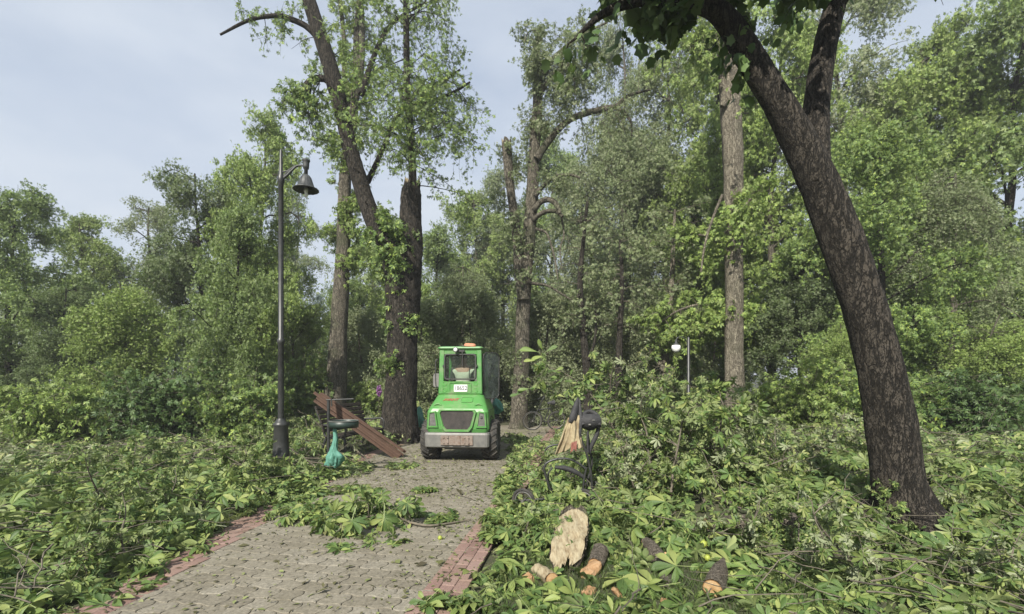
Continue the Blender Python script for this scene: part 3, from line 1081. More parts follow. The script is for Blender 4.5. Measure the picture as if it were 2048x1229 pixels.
dress(tb, lb, s2, 14, 1.1, 9, 0.5, 9, 0.095, rg, 0, 1, 0.9, 0.3, 0.35, 0.014)
dress(tb, lb, s3, 10, 1.1, 9, 0.5, 8, 0.095, rg, 0, 1, 0.9, 0.3, 0.35, 0.014)
tb.build('trunk', M['bark'], lt)
lb.build('crown', M['leaf_bright'], lt)

# --- the middle chestnut with its snapped top
rg = np.random.default_rng(23)
YM = 15.2
base = at(1038, 862, YM)
base[2] = 0
mt = thing('chestnut_tree', 'tall chestnut with snapped top and arching bare boughs, just right of the loader', 'tree', base)
tb, lb = MB(), MB()
p, r = px_path([(1037, 866, 48), (1038, 840, 37), (1041, 770, 32), (1045, 690, 29), (1047, 610, 28), (1052, 540, 28), (1058, 470, 27), (1064, 400, 25), (1067, 330, 23), (1072, 260, 22), (1076, 190, 20), (1075, 130, 17), (1073, 92, 15)], YM)
tube(tb, p, r, 26, 7, 0.05, 41, capmat=1, jag=0.25)
s2, r2 = px_path([(1046, 600, 22), (1038, 540, 21), (1034, 480, 18), (1028, 430, 17), (1021, 380, 17), (1016, 330, 18), (1013, 288, 19)], YM - 0.2)
tube(tb, s2, r2, 16, 6, 0.06, 42, capmat=1, jag=0.22)
limbs = []
for lst, sd in (([(1074, 318, 17), (1086, 298, 14), (1112, 264, 13), (1140, 240, 12), (1172, 227, 12), (1208, 218, 11), (1234, 213, 10), (1248, 198, 8), (1268, 188, 6), (1300, 180, 4)], 43),
                ([(1232, 214, 8), (1250, 228, 7), (1262, 245, 5), (1264, 272, 3)], 44),
                ([(1080, 150, 13), (1090, 135, 11), (1112, 112, 10), (1146, 84, 8), (1180, 62, 5), (1215, 45, 3)], 45),
                ([(1079, 190, 11), (1095, 165, 9), (1118, 142, 8), (1140, 128, 5)], 46),
                ([(1071, 392, 11), (1085, 374, 9), (1108, 356, 8), (1138, 350, 6), (1160, 356, 4)], 47),
                ([(1068, 420, 13), (1082, 404, 12), (1098, 400, 11), (1112, 408, 10), (1120, 428, 7)], 48),
                ([(1066, 440, 11), (1082, 428, 10), (1098, 422, 9), (1114, 424, 9), (1125, 434, 7)], 49),
                ([(1122, 430, 4), (1128, 470, 3), (1120, 500, 3), (1124, 540, 2)], 50),
                ([(1072, 458, 6), (1092, 466, 5), (1102, 490, 4), (1110, 520, 4), (1116, 560, 3)], 51),
                ([(1052, 565, 7), (1072, 568, 6), (1096, 572, 5), (1120, 586, 4), (1142, 600, 3)], 52),
                ([(1075, 102, 5), (1082, 80, 4), (1070, 62, 3), (1056, 66, 2), (1048, 85, 2)], 53)):
    q, rr = px_path(lst, YM - 0.2, -0.5)
    tube(tb, q, rr, 10, 5, 0.06, sd)
    limbs.append(q)
dress(tb, lb, limbs[0], 18, 0.9, 9, 0.5, 4, 0.075, rg, 0.25, 1, 0.8, -0.3, 0.7, 0.012, tdroop=0.8, m3=1)
dress(tb, lb, limbs[2], 22, 1.2, 12, 0.5, 8, 0.075, rg, 0.1, 1, 0.85, -0.1, 0.55, 0.012, m3=1)
dress(tb, lb, limbs[3], 14, 1.1, 12, 0.5, 8, 0.075, rg, 0.2, 1, 0.85, -0.1, 0.55, 0.012, m3=1)
dress(tb, lb, limbs[4], 8, 0.7, 9, 0.45, 7, 0.08, rg, 0.2, 1, 0.85, -0.2, 0.5, 0.01)
dress(tb, lb, limbs[10], 9, 0.55, 9, 0.32, 8, 0.075, rg, 0.0, 1, 0.85, 0.1, 0.3, 0.008)
dress(tb, lb, p[8:12], 38, 0.7, 8, 0.36, 7, 0.07, rg, 0, 0.95, 0.95, 0.1, 0.5, 0.010)
dress(tb, lb, p[5:9], 12, 0.5, 7, 0.3, 6, 0.075, rg, 0, 1, 0.95, 0.1, 0.45, 0.010)
dress(tb, lb, s2, 18, 0.5, 8, 0.3, 8, 0.085, rg, 0.1, 1, 0.95, 0.2, 0.35, 0.010)
dress(tb, lb, p[2:6], 10, 0.45, 7, 0.3, 7, 0.085, rg, 0, 1, 0.95, 0.25, 0.35, 0.010)
tb.build('trunk', [M['bark'], M['torn']], mt)
lb.build('crown', M['leaf_grey'], mt)

# --- the pale trunk at the right
rg = np.random.default_rng(24)
YR = 13.2
base = at(1471, 874, YR)
base[2] = 0
rt = thing('chestnut_tree', 'pale brown bare trunk rising out of the debris beside the overhanging bough', 'tree', base)
tb, lb = MB(), MB()
p, r = px_path([(1472, 890, 60), (1471, 850, 44), (1469, 780, 38), (1468, 700, 35), (1468, 600, 34), (1467, 500, 35), (1467, 400, 36), (1465, 310, 39), (1461, 220, 40), (1456, 140, 38), (1450, 60, 36), (1446, -40, 34), (1440, -160, 30), (1436, -280, 24)], YR)
tube(tb, p, r, 28, 7, 0.045, 61)
q, rr = px_path([(1466, 268, 12), (1476, 262, 14), (1482, 258, 11)], YR - 0.3)
q, rr = px_path([(1450, 205, 14), (1444, 214, 10)], YR - 0.25)
tube(tb, q, rr, 10, 4, 0.1, 63)
q, rr = px_path([(1456, 90, 10), (1430, 100, 6), (1400, 96, 4), (1370, 104, 3)], YR - 0.3)
tube(tb, q, rr, 8, 4, 0.06, 62)
dress(tb, lb, q, 6, 0.6, 8, 0.35, 7, 0.16, rg, 0.3, 1, 0.9, 0, 0.4, 0.01)
lw, rw = px_path([(1466, 650, 8), (1440, 625, 6), (1400, 610, 5), (1350, 625, 4), (1310, 655, 3)], YR + 0.15, 1.0)
tube(tb, lw, rw, 8, 5, 0.06, 64)
dress(tb, lb, lw, 24, 0.8, 11, 0.42, 10, 0.12, rg, 0.0, 1, 0.85, 0.0, 0.5, 0.012)
lw, rw = px_path([(1462, 505, 8), (1430, 480, 6), (1400, 470, 5), (1370, 480, 3)], YR + 0.15, 0.6)
tube(tb, lw, rw, 8, 5, 0.06, 65)
dress(tb, lb, lw, 12, 0.7, 9, 0.42, 9, 0.105, rg, 0.0, 1, 0.85, 0.0, 0.5, 0.012)
lw, rw = px_path([(1470, 450, 7), (1500, 400, 6), (1540, 380, 4)], YR - 0.3, -0.5)
tube(tb, lw, rw, 8, 5, 0.06, 66)
dress(tb, lb, lw, 12, 0.7, 9, 0.42, 9, 0.105, rg, 0.0, 1, 0.85, 0.1, 0.5, 0.012)
st, rst = px_path([(1445, 390, 6), (1432, 420, 5), (1418, 460, 5), (1408, 500, 4), (1402, 545, 3)], YR - 0.8, -0.2)
tube(tb, st, rst, 8, 5, 0.06, 67)
up1, rup = px_path([(1446, -20, 20), (1410, -80, 14), (1340, -120, 8), (1260, -130, 5)], YR, -0.5)
tube(tb, up1, rup, 10, 5, 0.05, 68)
dress(tb, lb, up1, 18, 2.0, 11, 0.7, 8, 0.085, rg, 0.1, 1, 0.85, -0.5, 0.8, 0.016, tdroop=0.7, m3=1)
tb.build('trunk', M['bark_light'], rt)
lb.build('crown', M['leaf_bright'], rt)

# --- the near tree whose dark bough crosses the top right corner
rg = np.random.default_rng(25)
YN = 4.6
base = at(1806, 1095, YN + 0.2)
base[2] = 0
nt_ = thing('maple_tree', 'dark tree leaning in from the far right, its bough arching over the path at top', 'tree', base)
tb, lb = MB(), MB()
bo, rbo = px_path([(1812, 1110, 130), (1806, 1060, 98), (1796, 960, 86), (1776, 820, 82), (1740, 660, 78), (1690, 500, 72), (1630, 350, 66), (1570, 230, 58), (1524, 155, 53), (1490, 100, 50), (1465, 58, 46), (1432, 22, 40), (1390, 4, 34), (1340, -6, 29), (1290, -2, 24),
                   (1240, 12, 19), (1200, 32, 14), (1170, 58, 9), (1150, 78, 5), (1136, 88, 3)], YN + 0.2, -0.5)
tube(tb, bo, rbo, 24, 6, 0.05, 72)
for k in range(6):
    d = np.array([math.cos(k * 1.05 + 0.4), math.sin(k * 1.05 + 0.4), 0])
    c_ = np.array([base[0], base[1], 0.0])
    tube(tb, [c_ + d * 0.10 + [0, 0, 0.55], c_ + d * 0.24 + [0, 0, 0.25], c_ + d * 0.50 + [0, 0, 0.02]], [0.09, 0.11, 0.05], 10, 5, 0.08, 700 + k)
up2, rup2 = px_path([(1640, 375, 46), (1630, 250, 50), (1650, 100, 44), (1690, -60, 36), (1740, -240, 26)], YN + 0.1, 0.3)
tube(tb, up2, rup2, 16, 6, 0.05, 73)
bo2, rbo2 = px_path([(1432, 10, 22), (1415, -90, 18), (1385, -200, 13), (1340, -290, 8)], YN - 0.1, -0.5)  # branch added above the view; its leaves shade the bough below
tube(tb, bo2, rbo2, 10, 5, 0.05, 73)
dress(tb, lb, bo[12:], 10, 0.20, 5, 0.13, 3, 0.095, rg, 0.0, 1, 0.9, -0.1, 0.4, 0.008, T=T_BROAD, ldroop=0.9)
dress(tb, lb, bo[8:12], 6, 0.3, 5, 0.16, 3, 0.095, rg, 0.0, 1, 0.9, -0.1, 0.5, 0.008, T=T_BROAD, ldroop=0.9)
dress(tb, lb, bo2, 44, 1.1, 12, 0.45, 10, 0.13, rg, 0.0, 1, 0.9, 0.65, 0.2, 0.014, T=T_BROAD)
dress(tb, lb, up2[2:], 16, 1.2, 9, 0.5, 8, 0.13, rg, 0.2, 1, 0.9, 0.5, 0.2, 0.016, T=T_BROAD)
tb.build('trunk', M['bark_dark'], nt_)
lb.build('crown', M['leaf_dark'], nt_)


# ------------------------------------------------------------------ trees further back
def proto_tree(seed, H, cb, cr, leaf_mat, bark, n1=26, n2=9, n3=5, per=11, size=0.17, up=0.35, droop=0.3, T=None, lean=0.0, r0=0.2, prof=0.75):
    rg = np.random.default_rng(seed)
    tb, lb = MB(), MB()
    z = np.linspace(0, 1, 9)
    ptsx = np.cumsum(rg.normal(0, 0.12, 9)) * z + lean * z
    ptsy = np.cumsum(rg.normal(0, 0.12, 9)) * z
    P = np.stack([ptsx, ptsy, z * H * 0.96], -1)
    P[0, 2] = -0.2
    tube(tb, P, r0 * (1 - 0.85 * z) + 0.015, 14, 4, 0.05, seed)
    s0 = cb / H

    def Lf(s):
        t = np.clip((s - s0) / (1 - s0), 0, 1)
        return cr * (0.35 + 1.0 * np.sin(math.pi * np.clip(t ** prof, 0, 1) * 0.92 + 0.12)) / 1.25
    C1 = spawn(P[None], n1, s0, 0.99, Lf, 0.85, up, droop, 7, rg)
    tubes(tb, C1, curve_rad(C1, r0 * 0.24, 0.012), 5)
    C2 = spawn(C1, n2, 0.15, 1.0, lambda s: cr * 0.42 * (1.1 - 0.5 * s), 0.65, 0.1, droop, 5, rg)
    tubes(tb, C2, curve_rad(C2, 0.016, 0.006), 3)
    C3 = spawn(C2, n3, 0.15, 1.0, cr * 0.17, 0.7, 0.0, 0.4, 4, rg)
    leaves_on(lb, C3, per, size, T or T_PL, rg, jit=0.10)
    root = thing('tree', None, None, (0, 0, 0))
    tb.build('trunk', bark, root)
    lb.build('crown', leaf_mat, root)
    return root


def proto_spruce(seed, H, rbase, n=62):
    rg = np.random.default_rng(seed)
    tb, lb = MB(), MB()
    P = np.array([[0, 0, -0.2], [0, 0, H * 0.5], [0, 0, H]])
    tube(tb, P, [0.16, 0.09, 0.01], 10, 4, 0.03, seed)

    def Lf(s):
        return rbase * (1.05 - s) ** 0.85
    C1 = spawn(P[None], n, 0.03, 0.99, Lf, 0.99, 0.12, 0.28, 6, rg)
    tubes(tb, C1, curve_rad(C1, 0.02, 0.006), 4)
    C2 = spawn(C1, 16, 0.08, 1.0, lambda s: rbase * 0.24 * (1.2 - 0.6 * s), 0.6, -0.05, 0.35, 4, rg)
    # needles: narrow blades around every twig
    T = [(np.array([(0, 0, 0), (0.5, 0.09, 0.02), (1, 0, 0), (0.5, -0.09, 0.02)]), [np.array([(0, 2, 1), (0, 3, 2)])], None)]
    leaves_on(lb, C2, 26, 0.15, T, rg, jit=0.025, droop=0.25, nup=1.2, s0=0.02)
    root = thing('spruce_tree', None, None, (0, 0, 0))
    tb.build('trunk', M['bark_dark'], root)
    lb.build('crown', M['needle'], root)
    return root


protos = {
    'linden': (proto_tree(101, 15, 2.2, 4.0, M['leaf_bright'], M['bark'], 36, 11, 7, 16, 0.115), 15),
    'airy': (proto_tree(102, 15, 2.6, 3.6, M['leaf_grey'], M['bark'], 36, 11, 7, 13, 0.09, up=0.45, droop=0.45), 15),
    'broad': (proto_tree(103, 13, 1.6, 4.2, M['leaf_main'], M['bark_dark'], 36, 11, 7, 16, 0.115), 13),
    'dark': (proto_tree(104, 14, 1.5, 3.6, M['leaf_mid'], M['bark_dark'], 34, 11, 7, 15, 0.11), 14),
    'young': (proto_tree(105, 8, 0.5, 2.8, M['leaf_bright'], M['bark'], 32, 10, 6, 13, 0.09, r0=0.1), 8),
    'weeping': (proto_tree(106, 14, 2.0, 3.6, M['leaf_grey'], M['bark'], 38, 12, 7, 13, 0.08, up=0.1, droop=0.75), 14),
    'spruce': (proto_spruce(107, 10, 2.6), 10),
    'thicket': (proto_tree(108, 7, 0.15, 2.7, M['leaf_pale'], M['bark'], 40, 11, 6, 13, 0.085, up=0.3, droop=0.45, r0=0.09), 7),
}
used = set()


def back_tree(kind, px, top, Y, wid, name, label, cat='tree', group=None, rz=None, bark=None):
    o, H = protos[kind]
    c = o if kind not in used else copy_tree(o)
    used.add(kind)
    c.name = name
    tp = at(px, top, Y)
    h = max(1.0, tp[2])
    c.location = (float(tp[0]), Y, float(0.0))
    s = h / H
    c.scale = (wid * s, wid * s, s)
    c.rotation_euler = (0, 0, (hash((px, top)) % 628) / 100.0 if rz is None else rz)
    tag(c, label, cat, group)
    return c


BACK = [
    # kind, px, top, Y, width factor, name, label
    ('young', 592, 540, 19, 0.95, 'leafy_tree', 'dense yellow green young tree at the left, behind the lamp post'),
    ('spruce', 640, 590, 26, 0.85, 'spruce_tree', 'blue spruce whose grey tip shows left of the slim chestnut trunk'),
    ('spruce', 612, 690, 19.5, 1.25, 'spruce_tree', 'low blue spruce with drooping tiers behind the upper end of the boards'),
    ('airy', 590, 385, 31, 0.75, 'leafy_tree', 'thin grey green tree in the sky gap below the hanging lamp bell'),
    ('linden', 742, 455, 25, 0.8, 'leafy_tree', 'leafy green tree filling the gap between slim and huge chestnuts'),
    ('broad', 690, 560, 23, 0.8, 'leafy_tree', 'green tree behind the slim chestnut, its crown cut by that trunk'),
    ('weeping', 700, 690, 18.5, 1.0, 'leafy_bush', 'brownish twiggy bush between slim and huge chestnut trunks'),
    ('broad', 868, 465, 27, 0.9, 'leafy_tree', 'mid green tree right behind the huge chestnut, left above the loader'),
    ('linden', 955, 380, 32, 0.9, 'leafy_tree', 'bright green linden towering over the loader cab in the distance'),
    ('weeping', 925, 520, 21, 1.15, 'leafy_tree', 'pale silvery tree with hanging sprays directly above the loader cab'),
    ('airy', 1238, 45, 24, 0.55, 'leafy_tree', 'tall thin hazy tree between the snapped chestnut top and the overhanging bough'),
    ('young', 885, 560, 23, 1.0, 'leafy_tree', 'small yellow green tree left of the loader cab roof'),
    ('airy', 1006, 335, 33, 0.8, 'leafy_tree', 'grey green tree behind the broken second stem of the tall chestnut'),
    ('broad', 1100, 278, 33, 0.68, 'leafy_tree', 'round topped tree showing behind the arching bough of the tall chestnut'),
    ('weeping', 1168, 318, 24, 0.9, 'leafy_tree', 'twiggy grey tree with dark thin trunk behind the black pushchair'),
    ('weeping', 1245, 250, 22.5, 0.85, 'leafy_tree', 'grey green drooping tree under the tip of the arching bough'),
    ('airy', 1330, 110, 21, 0.9, 'leafy_tree', 'tall airy tree with sky showing through, under the overhanging bough'),
    ('linden', 1425, 30, 22, 0.8, 'leafy_tree', 'tall bright green tree just left of the pale right trunk'),
    ('linden', 1395, 330, 19.5, 0.85, 'leafy_tree', 'bright leafy tree above the white lamp globe'),
    ('dark', 1290, 560, 24, 1.0, 'leafy_tree', 'dark green tree between the twiggy trees and the lamp globe'),
    ('spruce', 1290, 720, 23, 2.2, 'spruce_tree', 'wide dark spruce with drooping tiers left of the pale forked trunk'),
    ('spruce', 1408, 735, 21.5, 2.2, 'spruce_tree', 'wide dark spruce between lamp globe and pale right trunk'),
    ('dark', 1050, 600, 27, 1.0, 'leafy_tree', 'mid green tree low behind the foot of the tall chestnut'),
    ('thicket', 868, 600, 16.8, 0.95, 'leafy_tree', 'pale low tree showing between the huge chestnut and the loader cab'),
    ('thicket', 968, 580, 17.2, 1.0, 'leafy_tree', 'pale grey green low tree right behind the loader cab roof'),
    ('thicket', 1108, 590, 17.0, 1.0, 'leafy_tree', 'pale twiggy low tree behind the spray of pale leaves'),
    ('thicket', 1195, 560, 17.6, 1.0, 'leafy_tree', 'pale low tree around the dark slender trunk'),
    ('thicket', 1272, 590, 16.8, 0.95, 'leafy_tree', 'pale low tree between the slender trunk and the pale forked one'),
    ('thicket', 1415, 600, 17.2, 0.95, 'leafy_tree', 'pale low tree between lamp globe and pale right trunk'),
    ('thicket', 738, 620, 17.5, 0.9, 'leafy_tree', 'pale low tree in the lower gap between slim and huge chestnuts'),
    # beyond the photograph's left and right edge
    ('linden', 520, 250, 17, 0.7, 'leafy_tree', 'bright green tree at left, rising behind the iron lamp post'),
    ('broad', 470, 420, 13, 0.75, 'leafy_tree', 'full mid green tree second from the lamp post to the left'),
    ('dark', 405, 330, 16, 0.8, 'leafy_tree', 'dark green tree at left between two brighter crowns'),
    ('airy', 300, 400, 20, 0.9, 'leafy_tree', 'thin grey tree with sky around its top, far left'),
    ('young', 250, 560, 13, 1.0, 'leafy_tree', 'low yellow green tree at far left with branches to the ground'),
    ('linden', 165, 430, 19, 0.9, 'leafy_tree', 'bright green tree near the left margin, behind lower trees'),
    ('dark', 120, 560, 14.5, 1.0, 'leafy_tree', 'dark tree second from the left margin'),
    ('broad', 20, 380, 15, 0.9, 'leafy_tree', 'mid green tree at the left margin of the view'),
    ('spruce', 350, 640, 15, 1.3, 'spruce_tree', 'broad blue spruce left of the lamp post'),
    ('linden', 1545, 60, 17, 0.8, 'leafy_tree', 'bright tall tree just right of the pale right trunk'),
    ('dark', 1600, 470, 15, 1.0, 'leafy_tree', 'dark tree low just left of the dark leaning tree'),
    ('airy', 1700, -40, 19, 0.9, 'leafy_tree', 'tall grey green tree right of the dark leaning tree'),
    ('broad', 1760, 250, 13, 0.9, 'leafy_tree', 'full green tree second to the right of the dark leaning tree'),
    ('linden', 1840, 60, 17, 0.85, 'leafy_tree', 'tall bright tree toward the right margin'),
    ('weeping', 1900, 330, 12.5, 1.0, 'leafy_tree', 'drooping grey tree near the right margin'),
    ('broad', 2010, 40, 15, 0.9, 'leafy_tree', 'tall mid green tree at the right margin of the view'),
    ('young', 1960, 620, 11, 1.0, 'leafy_tree', 'low yellow green tree at the right margin'),
    ('young', 1680, 640, 11.5, 0.9, 'leafy_tree', 'low yellow green tree right of the dark leaning tree'),
]
for b in BACK:
    back_tree(*b)

# bare trunks standing in the trees on the right
def bare_trunk(lst, Y, mat, label, extra=(), group=None):
    p, r = px_path(lst, Y)
    b = p[0].copy()
    b[2] = 0
    o = thing('slender_tree', label, 'tree', b)
    tb = MB()
    tube(tb, p, r, 16, 6, 0.06, int(abs(lst[0][0])))
    for e in extra:
        q, rr = px_path(e, Y - 0.1)
        tube(tb, q, rr, 8, 5, 0.06, int(e[0][1]))
    tb.build('trunk', mat, o)
    rg = np.random.default_rng(int(lst[0][0]))
    t2, lb = MB(), MB()
    dress(t2, lb, p[len(p) // 2:], 20, 1.1, 10, 0.5, 9, 0.085, rg, 0.0, 1, 0.9, 0.2, 0.4, 0.014)
    t2.build('twigs', M['twig'], o)
    lb.build('crown', M['leaf_grey'], o)
    return o


bare_trunk([(1333, 830, 26), (1333, 770, 21), (1331, 740, 22), (1328, 700, 16), (1334, 650, 13), (1342, 590, 11), (1346, 500, 8), (1350, 420, 5)], 15.0, M['bark_light'],
           'pale forked trunk under the white lamp globe',
           [[(1330, 742, 14), (1318, 728, 10), (1310, 712, 8), (1300, 704, 5)]])
bare_trunk([(1176, 830, 20), (1176, 770, 17), (1170, 700, 15), (1165, 640, 13), (1160, 560, 11), (1168, 470, 8), (1175, 400, 5)], 15.2, M['bark_dark'],
           'dark slender trunk behind the pushchair', [[(1176, 720, 8), (1190, 680, 6), (1192, 620, 5)]])
bare_trunk([(1239, 830, 20), (1239, 770, 17), (1238, 730, 15), (1240, 660, 12), (1244, 560, 9), (1240, 480, 5)], 15.0, M['bark_dark'],
           'short dark trunk halfway between pushchair and lamp globe')

# far woodland: one mass nobody could count
rg = np.random.default_rng(40)
lb = MB()
nC = 1200
cx = rg.uniform(-75, 75, nC)
cy = rg.uniform(40, 58, nC)
cz = rg.uniform(0.3, 1, nC) ** 1.0 * (8.0 + 2.0 * np.sin(cx * 0.35) + 1.5 * np.sin(cx * 0.9 + 1) + np.where(cx > 6, 3.5, 0) + np.where(cx < -16, 2.0, 0))
nL = 80
pos = np.stack([cx, cy, cz], -1)[:, None] + rg.normal(0, 1, (nC, nL, 3)) * np.array([1.1, 1.1, 0.8])
pos = pos.reshape(-1, 3)
pos[:, 2] = np.maximum(pos[:, 2], 0.1)
nn = rdir(rg, len(pos)) + LIGHTWARD
xd = rdir(rg, len(pos)); xd[:, 2] -= 0.4
place(lb, T_BROAD, pos, xd, nn, rg.uniform(0.16, 0.32, len(pos)), rg)
tag(lb.build('woodland', M['leaf_pale']), 'far mass of dark trees closing the view behind the park', 'woodland', kind='stuff')

# undergrowth bushes
def bush(px, py, Y, h, w, mat, label, seed, size=0.15, nb=70, name='bush', group=None):
    rg = np.random.default_rng(seed)
    b = at(px, py, Y)
    b[2] = 0
    o = thing(name, label, 'bush', b, group=group)
    tb, lb = MB(), MB()
    P = np.array([b, b + [0, 0, 0.15 * h], b + [0, 0, 0.3 * h]])
    size = size * 0.62
    C1 = spawn(P[None], nb, 0, 1, 1.0, 0.5, 0.5, 0.35, 6, rg)
    C1 = b + (C1 - b) * np.array([w, w, h])
    tubes(tb, C1, curve_rad(C1, 0.012, 0.004), 4)
    C2 = spawn(C1, 7, 0.2, 1, 0.35 * h, 0.7, 0.1, 0.4, 4, rg)
    tubes(tb, C2, curve_rad(C2, 0.005, 0.003), 3)
    leaves_on(lb, C2, 14, size, T_PL, rg)
    tb.build('stems', M['twig'], o)
    lb.build('foliage', mat, o)
    return o


for k, a in enumerate([
    (735, 800, 16.5, 1.5, 1.3, M['leaf_bright'], 'pale green bush between bench and huge chestnut trunk'),
    (600, 800, 15.5, 1.9, 1.5, M['leaf_main'], 'green bush behind the iron lamp post, left of the boards'),
    (848, 800, 17.0, 1.9, 1.1, M['leaf_grey'], 'greyish bush in the gap between huge chestnut and loader'),
    (1000, 830, 19, 1.5, 1.2, M['leaf_bright'], 'bright bush right of the loader door, left of the tall chestnut'),
    (1110, 800, 24, 1.3, 1.8, M['leaf_bright'], 'bright bush around the stooping worker in green'),
    (1210, 790, 21.5, 1.6, 1.6, M['leaf_main'], 'green bush behind the black pushchair'),
    (900, 790, 26, 2.6, 3.0, M['leaf_grey'], 'wide grey green thicket behind the loader'),
    (480, 820, 11.0, 1.5, 1.5, M['leaf_main'], 'green bush left of the iron lamp post'),
    (300, 830, 10.5, 1.6, 1.6, M['leaf_dark'], 'dark green bush at far left'),
    (120, 830, 10.0, 1.5, 1.6, M['leaf_bright'], 'bright green bush near the left margin'),
    (1600, 830, 10.5, 1.6, 1.5, M['leaf_bright'], 'bright bush just left of the leaning dark tree'),
    (1760, 830, 10.0, 1.7, 1.7, M['leaf_main'], 'green bush right of the dark leaning tree'),
    (1920, 830, 9.5, 1.6, 1.6, M['leaf_dark'], 'dark bush near the right margin'),
]):
    bush(*a, seed=300 + k)

# ------------------------------------------------------------------ text and people
def text_mesh(txt, size, name, mat, parent, origin, ex, ey, depth=0.004, shear=0.0, bold=0.0, sx=1.0):
    cu = bpy.data.curves.new('text', 'FONT')
    cu.body = txt
    cu.size = size
    cu.extrude = depth
    cu.shear = shear
    cu.offset = bold
    cu.align_x, cu.align_y = 'CENTER', 'CENTER'
    ob = bpy.data.objects.new('text', cu)
    col.objects.link(ob)
    bpy.context.view_layer.update()
    me = bpy.data.meshes.new_from_object(ob.evaluated_get(bpy.context.evaluated_depsgraph_get()))
    bpy.data.objects.remove(ob)
    ex, ey = nrm(ex), nrm(ey)
    ez = np.cross(ex, ey)
    n = len(me.vertices)
    v = np.zeros(n * 3)
    me.vertices.foreach_get('co', v)
    v = v.reshape(-1, 3) * [sx, 1, 1]
    v = np.asarray(origin) + v[:, :1] * ex + v[:, 1:2] * ey + v[:, 2:] * ez
    me.vertices.foreach_set('co', v.astype(np.float32).ravel())
    me.materials.clear()
    me.materials.append(mat)
    me.update()
    o = bpy.data.objects.new(name, me)
    o.parent = parent
    o['_base'] = [0.0, 0, 0]
    col.objects.link(o)
    return o


def skin_obj(name, joints, edges, mat, parent, sub=2, root=0, base=(0, 0, 0)):
    """joints: [(x,y,z,r)] grown with a Skin modifier into one smooth surface, then baked"""
    me = bpy.data.meshes.new(name)
    me.from_pydata([tuple(np.array(j[:3]) - np.array(base)) for j in joints], edges, [])
    o = bpy.data.objects.new(name, me)
    col.objects.link(o)
    sk = o.modifiers.new('skin', 'SKIN')
    sk.use_smooth_shade = True
    for k, j in enumerate(joints):
        d = me.skin_vertices[0].data[k]
        r = j[3] if hasattr(j[3], '__len__') else (j[3], j[3])
        d.radius = r
        d.use_root = k == root
    sb = o.modifiers.new('sub', 'SUBSURF')
    sb.levels = sb.render_levels = sub
    bpy.context.view_layer.update()
    m2 = bpy.data.meshes.new_from_object(o.evaluated_get(bpy.context.evaluated_depsgraph_get()))
    bpy.data.objects.remove(o)
    m2.name = name
    m2.materials.clear()
    m2.materials.append(mat)
    o = bpy.data.objects.new(name, m2)
    col.objects.link(o)
    o.parent = parent
    o['_base'] = [0.0, 0, 0]
    return o


def hand(J, E, wrist, d, palmn, k, curl=0.5):
    """palm, four fingers of different length and a thumb grown from the wrist joint k"""
    d, palmn = nrm(d), nrm(palmn)
    side = np.cross(d, palmn)
    w = np.array(wrist)
    p = len(J)
    J.append((*(w + d * 0.05), (0.036, 0.018)))
    E.append((k, p))
    for f, (off, ln) in enumerate(((-0.027, 0.062), (-0.009, 0.072), (0.009, 0.068), (0.026, 0.052))):
        a = w + d * 0.088 + side * off
        b = a + (d * math.cos(curl) + palmn * math.sin(curl)) * ln * 0.55
        c = b + (d * math.cos(curl * 2.2) + palmn * math.sin(curl * 2.2)) * ln * 0.5
        i0 = len(J)
        J += [(*a, 0.0095), (*b, 0.0088), (*c, 0.0075)]
        E += [(p, i0), (i0, i0 + 1), (i0 + 1, i0 + 2)]
    a = w + d * 0.03 - side * 0.035
    b = a + (d * 0.6 - side * 0.5 + palmn * 0.3) * 0.045
    i0 = len(J)
    J += [(*a, 0.012), (*b, 0.009)]
    E += [(p, i0), (i0, i0 + 1)]


